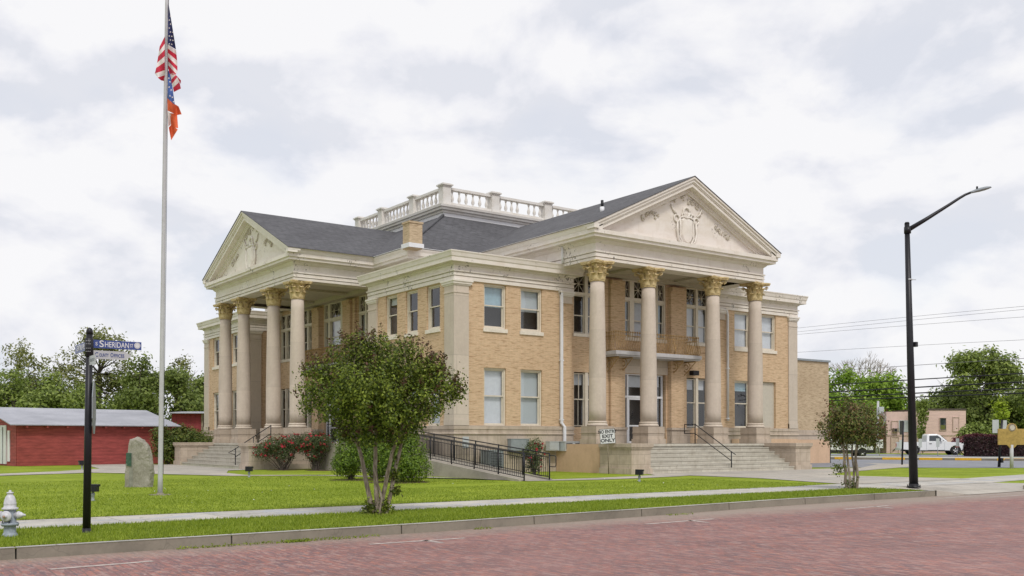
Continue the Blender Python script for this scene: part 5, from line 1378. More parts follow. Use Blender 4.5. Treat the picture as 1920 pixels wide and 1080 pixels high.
def clover():
    g = np.random.default_rng(12); n = 60; x = g.uniform(-20, 2, n); y = g.uniform(-15.5, -6, n); p = np.column_stack([x, y, np.full(n, .05)])
    o = leaf_mesh('clover_flowers', p, np.tile((0,0,1.), (n,1)), .018, 'white', None, .9, None, 3, .4); tag(o, kind='stuff')
clover()

# ------------------------------------------------------------------ street furniture
def face_cam(px=None):
    """rotation that turns a thing's -Y side toward the camera axis"""
    return -YAW
# flagpole and flags
def flagpole():
    d = 26.7; base = place(300.5, d)
    t = thing('flagpole', 'tall weathered white metal flagpole standing in the left lawn', 'flagpole', base)
    top = at_px(310.5, -30, d)-base
    mb = MB(); n = 24; pts = [Vector((0,0,-.1)).lerp(top, i/n) for i in range(n+1)]
    mb.tube(pts, [.066-.022*i/n for i in range(n+1)], 14)
    mb.build('pole', 'galv', t)
    c = MB(); c.lathe([(.30,-.02),(.30,.012),(.10,.02),(.09,.05),(.07,.06)], 20); c.build('base_plate', 'kerbstone', t)
    r = MB(); r.tube([top*.04+RIGHT*.08, top*.5+RIGHT*.075, top*.99+RIGHT*.05], .006, 4); r.build('halyard', 'rubber', t)
    b = MB(); b.lathe([(.0,-.06),(.05,-.04),(.065,0),(.05,.04),(0,.06)], 14, o=top[:]); b.build('finial', 'marker_gold', t)
flagpole()
def flags():
    d = 26.7; base = place(300.5, d)
    def W(zx, zy, dd=0.0): return at_px(240+zx/3.6, zy/3.6, d-.07+dd)-base
    def mk(name, label, polys, mats, cat='flag'):
        t = MB()
        for mi, pts in polys:
            # subdivide each strip across so that the cloth has soft folds
            k = 8; A, B, C, D = pts; vs_ = []
            for i in range(k+1):
                for j in range(k+1):
                    u, v = i/k, j/k
                    x = (A[0]*(1-u)+B[0]*u)*(1-v)+(D[0]*(1-u)+C[0]*u)*v; y = (A[1]*(1-u)+B[1]*u)*(1-v)+(D[1]*(1-u)+C[1]*u)*v
                    vs_.append(W(x, y, .09*sin(x*.055+y*.012)+.05*sin(x*.11-y*.02)))
            t.add(vs_, [(i*(k+1)+j, (i+1)*(k+1)+j, (i+1)*(k+1)+j+1, i*(k+1)+j+1) for i in range(k) for j in range(k)], mi, True)
        o = t.build(name, mats, None, fixn=False)
        o.location = base; tag(o, label, cat)
        return o
    R, Wt, B = 0, 1, 2; P = []
    P.append((B, [(262,20),(266,20),(316,325),(260,290)]))
    ys = [290,318,347,375,402,430,456]; ye = [328,362,400,440,470]
    cols = [Wt,R,Wt,R,Wt,R]
    xe = [316,320,324,326,326]; 
    for i in range(4): P.append((cols[i], [(260,ys[i]),(xe[i],ye[i]),(xe[i+1],ye[i+1]),(260,ys[i+1])]))
    P.append((Wt, [(260,402),(326,470),(318,492),(262,430)])); P.append((R, [(262,430),(318,490),(306,500),(264,456)]))
    # lower tail, curling to the right
    P.append((R, [(264,452),(306,480),(300,500),(272,490)])); P.append((R, [(300,480),(350,535),(349,560),(318,500)])); P.append((Wt, [(275,492),(300,482),(312,500),(284,530)]))
    P.append((R, [(284,530),(312,498),(326,512),(288,560)])); P.append((Wt, [(288,560),(326,512),(340,545),(296,585)])); P.append((R, [(296,585),(340,545),(350,590),(302,614)]))
    # the part seen left of the pole
    yl = [235,285,325,370,410,465,500,540]; yr = [305,340,372,415,450,488,515,535]; xl = [205,200,195,188,182,173,192,215]
    cl = [R,Wt,R,Wt,R,Wt,R]
    for i in range(7): P.append((cl[i], [(240,yl[i]),(xl[i],yr[i]),(xl[i+1],yr[i+1]),(240,yl[i+1])]))
    f = mk('flag', 'limp flag with red and white stripes and a dark blue starred corner', P, ['flag_red','flag_white','flag_blue'])
    s = MB()
    for row, y0 in enumerate(range(70, 300, 27)):
        wd = (y0-20)/305*50
        for x in range(270, int(262+wd)-2, 17):
            c = W(x+(8 if row % 2 else 0), y0+ (x-262)*.15, -.16); q = []
            for k in range(10):
                a = pi/2+k*pi/5; r = .026 if k % 2 == 0 else .011; q.append(c+RIGHT*(cos(a)*r)+Vector((0,0,sin(a)*r)))
            s.add([p[:] for p in q]+[(c-FWD*.004)[:]], [(i, (i+1) % 10, 10) for i in range(10)])
    s.build('stars', 'flag_white', f, fixn=False)
    P2 = [(0, [(258,462),(275,480),(290,560),(262,560)]), (0, [(262,560),(290,560),(310,705),(258,655)]), (1, [(258,655),(312,705),(322,770),(260,740)]), (1, [(300,690),(335,712),(356,765),(318,772)]),
          (2, [(260,738),(284,765),(286,830),(265,850)]), (1, [(275,755),(325,765),(332,860),(285,850)]), (1, [(268,855),(285,835),(330,868),(285,942)])]
    g = mk('flag', 'lower flag with blue top and orange red tail hanging beneath the striped flag', P2, ['flag_blue2','flag_orange','flag_white'])
    s = MB()
    for x, y in ((268,520),(276,545),(270,580),(284,600),(276,640),(292,650),(300,680)):
        c = W(x, y, -.16); q = []
        for k in range(10):
            a = pi/2+k*pi/5; r = .03 if k % 2 == 0 else .012; q.append(c+RIGHT*(cos(a)*r)+Vector((0,0,sin(a)*r)))
        s.add([p[:] for p in q]+[(c-FWD*.004)[:]], [(i, (i+1) % 10, 10) for i in range(10)])
    s.build('stars', 'flag_white', g, fixn=False)
flags()
# tall street lamp
def lamp():
    d = 30.8; base = place(1713, d); t = thing('street_lamp', 'tall black street lamp with a long upswept arm', 'lamp', base)
    top = at_px(1702, 419, d)-base
    mb = MB(); mb.tube([Vector((0,0,.02)), top*.5, top], [.135,.105,.075], 18); mb.build('pole', 'black', t)
    b = MB(); b.lathe([(.21,0),(.21,.03),(.15,.05),(.145,.12)], 20); 
    for k in range(4):
        a = k*pi/2+.4; b.tube([(.18*cos(a),.18*sin(a),.03),(.18*cos(a),.18*sin(a),.09)], .018, 6)
    b.build('base_plate', 'black', t)
    c = MB(); c.tube([top, top+Vector((0,0,.05))], [.08,.06], 14); c.build('pole_cap', 'black', t)
    A = lambda px, py: at_px(px, py, d)-base
    arm = MB(); arm.tube([A(1703,431), A(1740,409), A(1780,384), A(1800,371), A(1812,364), A(1822,360)], [.075,.06,.047,.042,.038,.036], 12)
    a = arm.build('arm', 'black', t)
    j = MB(); j.tube([A(1703,425), A(1703,437)], .105, 12); j.build('bracket', 'black', a)
    hd = MB(); p0, p1 = A(1821,361), A(1860,351); ax = (p1-p0); n = 10
    prof = [(0,.05,.045),(.12,.075,.06),(.3,.10,.075),(.5,.17,.085),(.75,.185,.075),(.92,.14,.05),(1,.06,.02)]
    vs_ = []
    side = ax.cross(Vector((0,0,1))).normalized(); up = side.cross(ax).normalized()
    for tt, w, h in prof:
        c = p0+ax*tt
        for k in range(12):
            a_ = 2*pi*k/12; y = sin(a_); vs_.append(c+side*w*cos(a_)+up*(h*y if y > 0 else h*.35*y))
    hd.add(vs_, [(i*12+k, i*12+(k+1) % 12, (i+1)*12+(k+1) % 12, (i+1)*12+k) for i in range(len(prof)-1) for k in range(12)]+[tuple(range(12)), tuple(range(72,84))], 0, True)
    h = hd.build('lamp_head', 'greybox', t)
    s = MB(); q = A(1834,351); s.lathe([(.03,-.04),(.03,.03),(.022,.045)], 10, o=q[:]); s.build('photocell', 'black', h)
    bd = MB()
    for py, r in ((524,.105),):
        c = A(1705.5, py); bd.lathe([(.098,-.02),(.098,.02)], 14, o=c[:]); bd.tube([c, c+RIGHT*.22], .012, 5)
    bd.build('band', 'sign_grey', t)
    u = MB(); c = A(1713,646); u.box(c.x-.02,c.y-.1,c.z-.07,c.x+.10,c.y+.04,c.z+.08); u.build('outlet_box', 'black', t)
lamp()
# street name post
def name_post():
    d = 15.8; base = place(163, d); t = thing('street_name_post', 'black fluted post carrying blue street name blades and white direction plates', 'sign', base)
    top = at_px(167.2, 622, d)-base
    mb = MB(); n = 12; vs_ = []
    mb.tube([Vector((0,0,0)), top], [.062,.050], 20); mb.build('post', 'black', t)
    c = MB(); c.lathe([(.052,0),(.052,.05),(.040,.085),(.018,.105),(.0,.11)], 18, o=(top.x,top.y,top.z-.04)); c.build('finial', 'black', t)
    b = MB(); b.lathe([(.085,0),(.085,.02),(.068,.03),(.064,.08)], 20); b.build('base_plate', 'black', t)
    A = lambda px, py, dd=0.0: at_px(px, py, d+dd)-base
    col_ = MB(); p = A(166.5, 650); col_.lathe([(.060,-.16),(.066,-.155),(.066,.13),(.056,.135)], 8, o=p[:]); 
    col_.build('clamp', 'black', t)
    bolts = MB()
    for dx in (-.03, .0, .03):
        for zz in (.09,.04,-.03,-.08): 
            q = p+RIGHT*(dx+.015)-FWD*.068+Vector((0,0,zz)); bolts.tube([q, q-FWD*.008], .006, 6)
    bolts.build('bolts', 'sign_grey', t)
    def blade(name, m_, p0, p1, h, dirv, thick=.004, taper=0):
        """flat plate from p0 to p1 (bottom edge points)"""
        mb = MB(); ax = p1-p0; nv = ax.cross(Vector((0,0,1))).normalized()
        if nv.dot(FWD) > 0: nv = -nv
        U = Vector((0,0,1)); ptsf = [p0, p1, p1+U*h, p0+U*h]
        if taper: ptsf = [p0, p1-ax.normalized()*taper, p1+U*h*.5, p1-ax.normalized()*taper+U*h, p0+U*h]
        k = len(ptsf); f = [q+nv*thick for q in ptsf]; bk = [q-nv*thick for q in ptsf]
        mb.add([q[:] for q in f+bk], [tuple(range(k)), tuple(range(2*k-1, k-1, -1))]+[(i, (i+1) % k, k+(i+1) % k, k+i) for i in range(k)])
        o = mb.build(name, m_, t); return o, nv, ax
    def mtx(center, ax, nv):
        x = ax.normalized(); 
        z = nv; y = z.cross(x)
        m_ = Matrix((x, y, z)).transposed().to_4x4(); m_.translation = center; return m_
    # Sheridan blade: photo corners (181,636)-(264,642) top, (181,651)-(263,657) bottom; runs parallel to the brick street
    z0 = hz(651.5, d); z1 = hz(636, d); X = Vector((1,0,0))
    q0 = Vector((.06,-.0,z0)); q1 = q0+X*1.02
    # length chosen so the end falls on column 264
    for k in range(60):
        e = q0+X*(.5+k*.02); w = e+base; v = w-Vector((CX,CY,CH)); dd = v.dot(FWD); px = 960+F*v.dot(RIGHT)/dd
        if px >= 263.5: q1 = e; break
    hgt = z1-z0
    bl, nv, ax = blade('name_blade', 'blue_sign', q0, q1, hgt, X); bl['label'] = 'blue street name blade for Sheridan Street'
    L_ = ax.length; x = ax.normalized(); cz = z0+hgt/2; off = nv*.007
    C = lambda f, dz=0: q0+x*(L_*f)+Vector((0,0,hgt/2+dz))+off
    text_mesh('S', .075, 'lettering', 'white_sign', bl, mtx(C(.10), ax, nv), .001, .001, fit=.04*L_)
    text_mesh('S', .150, 'lettering', 'white_sign', bl, mtx(C(.20), ax, nv), .001, .002, fit=.085*L_)
    text_mesh('HERIDAN', .125, 'lettering', 'white_sign', bl, mtx(C(.505,-.006), ax, nv), .001, .001, fit=.48*L_)
    text_mesh('ST', .080, 'lettering', 'white_sign', bl, mtx(C(.80,-.004), ax, nv), .001, .001, fit=.062*L_)
    s = MB(); c = C(.915, .006); ring = [c+x*(cos(a)*.050)+Vector((0,0,sin(a)*.050)) for a in [2*pi*i/24 for i in range(24)]]; s.add([p_[:] for p_ in ring], [tuple(range(24))]); sl = s.build('seal', 'white_sign', bl)
    s = MB(); c2 = c+nv*.001; ring = [c2+x*(cos(a)*.040)+Vector((0,0,sin(a)*.040)) for a in [2*pi*i/24 for i in range(24)]]; r2 = [c2+x*(cos(a)*.036)+Vector((0,0,sin(a)*.036)) for a in [2*pi*i/24 for i in range(24)]]
    s.add([p_[:] for p_ in ring+r2], [(i, (i+1) % 24, 24+(i+1) % 24, 24+i) for i in range(24)]); s.build('seal_ring', 'greybox', sl)
    # county offices plate below with pointed end
    z2 = hz(672, d); h2 = hz(656, d)-z2; e0 = Vector((.06,-.0,z2)); e1 = e0+x*(L_*.80)
    b2, nv2, ax2 = blade('direction_plate', 'sign_pale', e0, e1, h2, X, taper=.10); b2['label'] = 'white direction plate reading COUNTY OFFICES'
    D2 = lambda f, dz=0: e0+x*(ax2.length*f)+Vector((0,0,h2/2+dz))+nv2*.007
    ms = M['blue_sign']
    text_mesh('C', .098, 'lettering', 'blue_sign', b2, mtx(D2(.13), ax2, nv2), .001, .001, fit=.08*ax2.length)
    text_mesh('OUNTY', .078, 'lettering', 'blue_sign', b2, mtx(D2(.31,-.006), ax2, nv2), .001, .001, fit=.23*ax2.length)
    text_mesh('O', .098, 'lettering', 'blue_sign', b2, mtx(D2(.505), ax2, nv2), .001, .001, fit=.07*ax2.length)
    text_mesh('FFICES', .078, 'lettering', 'blue_sign', b2, mtx(D2(.685,-.006), ax2, nv2), .001, .001, fit=.26*ax2.length)
    # blue blade going away to the left
    Y = Vector((0,1,0)); z3 = hz(655.5, d); h3 = hz(639, d)-z3
    g0 = Vector((0,.06,z3-.01)); g1 = None
    for k in range(80):
        e = g0+Y*(.3+k*.02); v = e+base-Vector((CX,CY,CH)); px = 960+F*v.dot(RIGHT)/v.dot(FWD)
        if px <= 141: g1 = e; break
    if g1 is None: g1 = g0+Y*.9
    mb = MB(); mb.box(-.004, g0.y, g0.z, .004, g1.y, g0.z+h3); b3 = mb.build('name_blade', 'blue_sign', t); b3['label'] = 'blue street name blade turned away down the avenue'
    LL = (g1-g0).length
    m3 = Matrix(((0,0,-1),(-1,0,0),(0,1,0))).to_4x4(); 
    m3.translation = Vector((-.006, g0.y+LL*.50, g0.z+h3/2))
    text_mesh('CENTRAL AVE', .125, 'lettering', 'white_sign', b3, m3, .001, .001, .92*LL/1.0)
    # small pale plate pointing toward the viewer's side
    mb = MB(); zz = hz(684, d); p0 = Vector((.02,-.06,zz-.01)); p1 = Vector((.02,-.42,zz-.01)); hh = hz(667, d)-zz
    mb.box(.016, -.46, zz-.01, .024, -.05, zz-.01+hh); b4 = mb.build('direction_plate', 'sign_grey', t); b4['label'] = 'small pale plate edge-on beneath the white one'
    m4 = Matrix(((0,0,-1),(-1,0,0),(0,1,0))).to_4x4(); m4.translation = Vector((.013, -.26, zz-.01+hh/2))
    text_mesh('WATER ST', .07, 'lettering', 'greybox', b4, m4, .001, 0, .9)
    # stop sign seen edge-on behind the post
    mb = MB(); c = A(176, 765, .12); n = 8; dv = (RIGHT*(-.4235+.075)+FWD).normalized(); r = .44
    ring = [c+dv*(r*cos(pi/8+k*pi/4)*.95)+Vector((0,0,r*1.02*sin(pi/8+k*pi/4))) for k in range(8)]; nn = dv.cross(Vector((0,0,1)))*.006
    mb.add([(q+nn)[:] for q in ring]+[(q-nn)[:] for q in ring], [tuple(range(8)), tuple(range(15,7,-1))]+[(i, (i+1) % 8, 8+(i+1) % 8, 8+i) for i in range(8)])
    so = mb.build('octagon_plate', 'greybox', t); so['label'] = 'octagonal plate seen nearly edge-on'
name_post()
def hydrant():
    d = 15.2; base = place(19.5, d); t = thing('fire_hydrant', 'grey and white fire hydrant at the left end of the verge', 'fire hydrant', base, YAW*-1)
    b = MB(); b.lathe([(.115,0),(.118,.02),(.10,.05),(.088,.07),(.085,.16),(.09,.17),(.125,.18),(.128,.21),(.09,.22),(.087,.40),(.09,.42)], 24); b.build('barrel', 'hydrant', t)
    bo = MB()
    for k in range(8): a = k*pi/4+.2; bo.tube([(.112*cos(a),.112*sin(a),.165),(.112*cos(a),.112*sin(a),.225)], .010, 6)
    bo.build('flange_bolts', 'hydrant', t)
    c = MB(); c.lathe([(.115,.42),(.118,.445),(.088,.46),(.088,.50),(.092,.51),(.088,.52),(.080,.57),(.062,.62),(.042,.645),(.040,.665),(.05,.67),(.05,.685),(.03,.69),(.02,.69),(.018,.715),(.0,.72)], 24); c.build('bonnet', 'hydrant_white', t)
    for s_ in (-1, 1):
        n = MB(); n.lathe([(.05,.07*s_),(.05,.12*s_),(.062,.125*s_),(.062,.14*s_),(.052,.145*s_),(.048,.17*s_),(.025,.20*s_),(.016,.235*s_),(.0,.24*s_)], 16, axis='x', o=(0,0,.335)); n.build('hose_cap', 'hydrant_white', t)
    n = MB(); n.lathe([(.062,-.07),(.062,-.10),(.082,-.105),(.082,-.135),(.065,-.145),(.03,-.15),(.03,-.155),(.018,-.155),(.018,-.18),(0,-.182)], 20, axis='y', o=(0,0,.325)); n.build('pumper_cap', 'hydrant_white', t)
    n = MB(); n.lathe([(.02,-.180),(.02,-.192),(.0,-.194)], 6, axis='y', o=(0,0,.325)); n.build('cap_nut', 'red_cap', t)
    ch_ = MB(); ch_.tube([(.05,-.085,.27),(.04,-.105,.22),(-.01,-.11,.19),(-.06,-.10,.22),(-.09,-.06,.29)], .007, 5); ch_.build('chain', 'rubber', t)
hydrant()
# rough standing stone with bronze plaque
def stone():
    base = place(262, 31.1); t = thing('standing_stone', 'rough upright granite slab with a green bronze plaque on its left edge', 'monument', base, -YAW)
    out = [(-.40,0),(-.39,.4),(-.34,.95),(-.29,1.25),(-.27,1.50),(-.18,1.53),(-.05,1.56),(.06,1.50),(.12,1.48),(.20,1.38),(.29,1.24),(.33,1.05),(.385,.70),(.395,.45),(.375,.2),(.37,0)]
    sx = 1.05; g = random.Random(2); bm = MB(); T = .34; rows = 9
    # slab: front/back outline with rough thickness, subdivided
    n = len(out); vs_ = []
    for k in range(rows):
        y = -T/2+T*k/(rows-1); sh = 1-.05*(abs(y)/(T/2))**4
        for (x, z) in out:
            j = .018 if 0 < k < rows-1 else .008
            vs_.append((x*sx*sh+g.uniform(-j,j), y+g.uniform(-.008,.008), max(-.05, z*sh*1.0+g.uniform(-j,j)) if z > 0 else -.05))
    fs = [tuple(range(n))[::-1], tuple(range((rows-1)*n, rows*n))]+[(k*n+i, k*n+(i+1) % n, (k+1)*n+(i+1) % n, (k+1)*n+i) for k in range(rows-1) for i in range(n)]
    bm.add(vs_, fs); s = bm.build('slab', 'rock', t)
    md = s.modifiers.new('sub', 'SUBSURF'); md.subdivision_type = 'SIMPLE'; md.levels = 4; md.render_levels = 4
    tx = bpy.data.textures.new('rough', 'CLOUDS'); tx.noise_scale = .13; dm = s.modifiers.new('d', 'DISPLACE'); dm.texture = tx; dm.strength = .05; dm.mid_level = .5; dm.texture_coords = 'LOCAL'
    # smoothed left panel turned toward the street corner, with the plaque
    p = MB(); p.add([(-.43,-.10,.0),(-.17,-.215,.0),(-.17,-.215,1.06),(-.37,-.115,1.06),(-.40,.05,0),(-.34,.05,1.06),(-.12,-.12,0),(-.12,-.12,1.1)], [(0,1,2,3),(1,6,7,2),(0,3,5,4),(3,2,7,5)]); p.build('dressed_face', 'stone_dressed', t)
    b = MB(); b.add([(-.385,-.150,.68),(-.175,-.245,.66),(-.175,-.245,1.07),(-.365,-.155,1.08),(-.37,-.11,.68),(-.17,-.20,.66),(-.17,-.20,1.07),(-.36,-.11,1.08)], [(0,1,2,3),(0,4,5,1),(1,5,6,2),(2,6,7,3),(3,7,4,0)]); b.build('plaque', 'bronze', t)
stone()
# ramp with its two railings
def access_ramp():
    t = thing('access_ramp', 'long concrete ramp with black picket railings rising along the left face of the courthouse', 'ramp', (-1.5,-7.9,0))
    o = Vector((-1.5,-7.9,0))
    def zr(y): return max(0, min(1.27, (y+7.9)*.0935+.01)) if y < 5.6 else 1.27
    ys = [-7.9,-6,-4,-2,0,2,4,5.6,9.0]; m2 = MB()
    sec = []
    for y in ys:
        z = zr(y); sec.append([(-2.30,y,-.05),(-2.30,y,z+.05),(-2.12,y,z+.05),(-2.12,y,z),(-.92,y,z),(-.92,y,z+.05),(-.78,y,z+.05),(-.78,y,-.05)])
    vs_ = [tuple(Vector(p)-o) for s in sec for p in s]; k = 8
    fs = [(i*k+j, i*k+(j+1) % k, (i+1)*k+(j+1) % k, (i+1)*k+j) for i in range(len(ys)-1) for j in range(k)]+[tuple(range(k)), tuple(range((len(ys)-1)*k, len(ys)*k))]
    m2.add(vs_, fs); m2.build('ramp_slab', 'rampc', t)
    m2 = MB(); m2.lathe([(1.0,-.05),(1.0,1.30),(.95,1.34),(0.0,1.34)], 32, c=(-1.55-o.x, 8.9-o.y)); m2.build('landing_wall', 'rampc', t)
    for x, extra in ((-2.1, 0), (-.95, 1)):
        r = MB(); pk = MB(); post = MB(); y0, y1 = -7.95, 8.4
        rail = [(x, y, zr(y)+z_) for z_ in (.95,) for y in ys if y <= 9]
        P = lambda y, dz: tuple(Vector((x, y, zr(y)+dz))-o)
        yy = [-7.95]+[y for y in ys[1:] if y < y1]+[y1]
        for dz, rr in ((.97,.024),(.84,.016),(.12,.016)): r.tube([P(y, dz) for y in yy], rr, 6)
        # returned loop at the foot
        e = x; r.tube([P(-7.95,.92), tuple(Vector((e,-8.28,.90))-o), tuple(Vector((e,-8.34,.84))-o), tuple(Vector((e,-8.34,.56))-o), tuple(Vector((e,-8.28,.50))-o), P(-7.95,.50)], .018, 6)
        rl = r.build('railing', 'black', t)
        y = y0+.12
        while y < y1: pk.tube([P(y,.12), P(y,.84)], .0115, 4, cap=False); y += .115
        pk.build('pickets', 'black', rl)
        y = y0; 
        while y < y1+.1:
            post = MB(); post.tube([P(y,-.02), P(y,1.0)], .028, 8); post.build('railing_post', 'black', rl); y += 1.62
access_ramp()
# equipment beside the wall
def boxes():
    def eq(name, label, cat, loc, size, m_, extra=None):
        t = thing(name, label, cat, loc); b = MB(); w, dp, h = size; b.box(-w/2,-dp/2,0,w/2,dp/2,h); b.box(-w/2-.015,-dp/2-.015,h,w/2+.015,dp/2+.015,h+.03); o = b.build('housing', m_, t)
        f = MB()
        if extra == 'vent':
            for i in range(12): f.box(-w/2+.05,-dp/2-.008,.10+i*h*.07,w/2-.05,-dp/2-.001,.10+i*h*.07+.02)
            f.build('grille', 'black', o)
        elif extra == 'door': f.box(-w/2+.04,-dp/2-.012,.04,w/2-.04,-dp/2-.001,h-.04); f.build('access_door', m_, o)
        return t
    eq('meter_cabinet', 'grey metal cabinet on the courthouse wall behind the ramp railing', 'cabinet', (3.3,-.22,.98), (1.02,.26,.52), 'greybox', 'door')
    eq('air_conditioner', 'grey slatted air conditioner unit behind the ramp pickets', 'air conditioner', (1.55,-.62,0), (.75,.7,1.0), 'greybox', 'vent')
    eq('electric_box', 'small grey electrical box left of the peach wall beneath the downspout', 'electrical box', (5.15,-.36,.98), (.55,.3,.40), 'sign_grey', 'door')
    t = eq('wall_vent_unit', 'low grey unit with dark grilles beside the peach wall', 'vent unit', (6.0,-.60,.96), (1.0,.5,.42), 'sign_grey', None)
    for x0, x1 in ((-.42,-.05),(.12,.45)):
        m = MB(); m.box(x0,-.262,.08,x1,-.251,.36); m.build('grille', 'black', t)
boxes()
def no_entry():
    base = Vector((5.25,-4.1,0)); t = thing('notice_sign', 'white hand lettered NO ENTRY EXIT ONLY sign on a thin leaning stake', 'sign', base, -YAW)
    d = (base-Vector((CX,CY,0))).dot(FWD); k = d/F
    z1, z0 = hz(804, d), hz(832, d); w = 29*k
    p = MB(); p.tube([(.05,0.02,-.05),(.0,.02,z1-.02)], .022, 6); p.build('stake', 'bark', t)
    a = radians(4); ca, sa = cos(a), sin(a); cz = (z0+z1)/2
    def R(x, z): return (x*ca-z*sa, z*ca+x*sa+cz)
    b = MB(); hw, hh = w/2, (z1-z0)/2
    q = [R(-hw,-hh), R(hw,-hh), R(hw,hh), R(-hw,hh)]; b.add([(x,-.02,z) for x, z in q]+[(x,0,z) for x, z in q], [(0,1,2,3),(7,6,5,4),(0,1,5,4),(1,2,6,5),(2,3,7,6),(3,0,4,7)]); bo = b.build('board', 'white_sign', t)
    b = MB(); f = .016
    for x0, x1, y0, y1 in ((-hw,hw,hh-f,hh),(-hw,hw,-hh,-hh+f),(-hw,-hw+f,-hh+f,hh-f),(hw-f,hw,-hh+f,hh-f)):
        q = [R(x0,y0), R(x1,y0), R(x1,y1), R(x0,y1)]; b.add([(x,-.023,z) for x, z in q], [(0,1,2,3)])
    b.build('border', 'black', bo)
    for txt, dz, xs in (('NO ENTRY', hh*.60, .80), ('EXIT', 0, 1.15), ('ONLY', -hh*.58, 1.15)):
        x, z = R(0, dz); m_ = Matrix(((ca,0,0),(0,0,-1),(sa,0,0))); 
        m4 = Matrix(((ca,-sa,0,x),(0,0,-1,-.024),(sa,ca,0,z),(0,0,0,1))); text_mesh(txt, hh*.62, 'lettering', 'black', bo, m4, .001, .006, xs)
no_entry()
def handrails():
    t = thing('handrail', 'thin black handrail on the right porch steps', 'handrail', (11.45,-3.25,Z_P))
    o = Vector((11.45,-3.25,Z_P)); Q = lambda x, y, z: tuple(Vector((x,y,z))-o)
    m = MB(); m.tube([Q(11.5,-3.3,Z_P-.01), Q(11.5,-3.3,2.25)], .026, 8); m.tube([Q(12.0,-5.12,0), Q(12.0,-5.12,.95)], .026, 8); m.build('railing_post', 'black', t)
    m = MB(); m.tube([Q(11.5,-2.6,1.78), Q(11.5,-2.6,2.22), Q(11.5,-3.3,2.22), Q(12.0,-5.12,.92), Q(12.02,-5.35,.80)], .022, 8); m.tube([Q(11.5,-2.6,1.78), Q(11.5,-3.3,1.78), Q(12.0,-5.12,.50)], .020, 8); m.build('rail', 'black', t)
    t = thing('handrail', 'thin black handrail climbing the left porch steps', 'handrail', (-3.3,12.55,Z_P)); o2 = Vector((-3.3,12.55,Z_P)); Q = lambda x, y, z: tuple(Vector((x,y,z))-o2)
    m = MB(); m.tube([Q(-3.3,12.6,Z_P-.01), Q(-3.3,12.6,2.25)], .026, 8); m.tube([Q(-5.1,12.85,.02), Q(-5.1,12.85,1.05)], .026, 8); m.tube([Q(-4.2,12.7,.7), Q(-4.2,12.7,1.62)], .02, 8); m.build('railing_post', 'black', t)
    m = MB(); m.tube([Q(-3.3,12.6,2.22), Q(-5.1,12.85,1.02), Q(-5.45,12.9,.80), Q(-5.1,12.85,.72)], .022, 8); m.tube([Q(-3.3,12.6,1.80), Q(-5.1,12.85,.60)], .020, 8); m.build('rail', 'black', t)
handrails()
def spots_():
    def sp(loc, label, big=1.0, rz=0):
        t = thing('ground_spotlight', label, 'spotlight', loc, rz, 'spotlights in the lawn')
        b = MB(); b.lathe([(.06,0),(.06,.02),(.04,.03),(.035,.12),(.05,.14),(.05,.20),(.03,.22)], 12); b.build('stand', 'greybox', t)
        h = MB(); h.box(-.13,-.10,.24,.13,.08,.38); h.box(-.15,-.02,.37,.15,.10,.43); h.tube([(0,0,.2),(0,.02,.26)], .02, 6); o = h.build('lamp_head', 'black', t)
        g = MB(); g.box(-.11,.081,.26,.11,.086,.36); g.build('lens', 'carglass', o)
        t.scale = (big,)*3
    sp((-8.79,1.27,0), 'small black spotlight in the grass near the left porch steps', 1.0, -YAW)
    sp((1.0,-10.64,0), 'small black spotlight in the lawn before the right porch', 1.0, -YAW-.4)
    sp((-17.4,-11.0,0), 'black spotlight half hidden by the street name post', .95, -YAW)
    p = place(154, 48); sp((p.x, p.y, 0), 'distant spotlight just left of the street name post before the barn', 1.1)
spots_()

# ------------------------------------------------------------------ neighbouring buildings
def barn():
    c0 = place(31, 55); ang = radians(9); u = Vector((cos(ang), sin(ang), 0))
    # far end of the long wall falls on photo column 322
    L_ = 10
    for k in range(400):
        e = c0+u*(5+k*.1)-Vector((CX,CY,0)); 
        if 960+F*e.dot(RIGHT)/e.dot(FWD) > 322: L_ = 5+k*.1; break
    t = thing('red_barn', 'long low red clapboard barn with a grey tin roof behind the left lawn', 'barn', c0, ang)
    W_ = 9.0; ze = 2.32; zr = 3.36
    m2 = MB(); m2.box(0,0,-.1,L_,W_,ze); m2.prism([(0,ze),(W_/2,zr-.08),(W_,ze)], 'x', 0.0, L_); m2.build('wall', 'barn', t)
    r = MB(); v = [(-.45,-.42,ze-.04),(L_+.4,-.42,ze-.04),(L_+.4,W_/2,zr),(-.45,W_/2,zr),(-.45,W_+.42,ze-.04),(L_+.4,W_+.42,ze-.04)]
    v += [(x,y,z+.05) for x,y,z in v]
    r.add(v, [(0,1,2,3),(3,2,5,4),(6,9,8,7),(9,10,11,8),(0,3,9,6),(3,4,10,9),(0,6,7,1),(1,7,8,2),(2,8,11,5)]); rf = r.build('roof', 'roof_tin', t)
    f = MB()
    for i in range(int(L_/1.1)): f.box(.4+i*1.1,-.36,ze-.16,.5+i*1.1,.0,ze-.06)
    f.build('rafter_tails', 'barn', rf)
    c = MB(); c.box(-.03,-.03,-.05,.12,-.001,ze-.1); c.box(-.035,-.03,-.05,-.001,.12,ze-.1); c.build('corner_board', 'barn', t)
    d = MB(); d.box(-.06,1.0,.25,-.01,1.32,2.0); dd = d.build('plank', 'white', t)
    d = MB(); d.box(-.07,1.55,.1,-.01,1.66,2.30); d.box(-.07,1.66,2.2,-.01,5.0,2.30); d.box(-.065,1.66,.1,-.012,2.0,2.2); d.box(-.065,2.2,.1,-.012,3.4,2.2); dr = d.build('sliding_door', 'white_sign', t)
    d = MB(); d.box(-.03,2.0,.1,-.011,2.2,2.2); d.build('opening', 'dark_room', t)
barn()
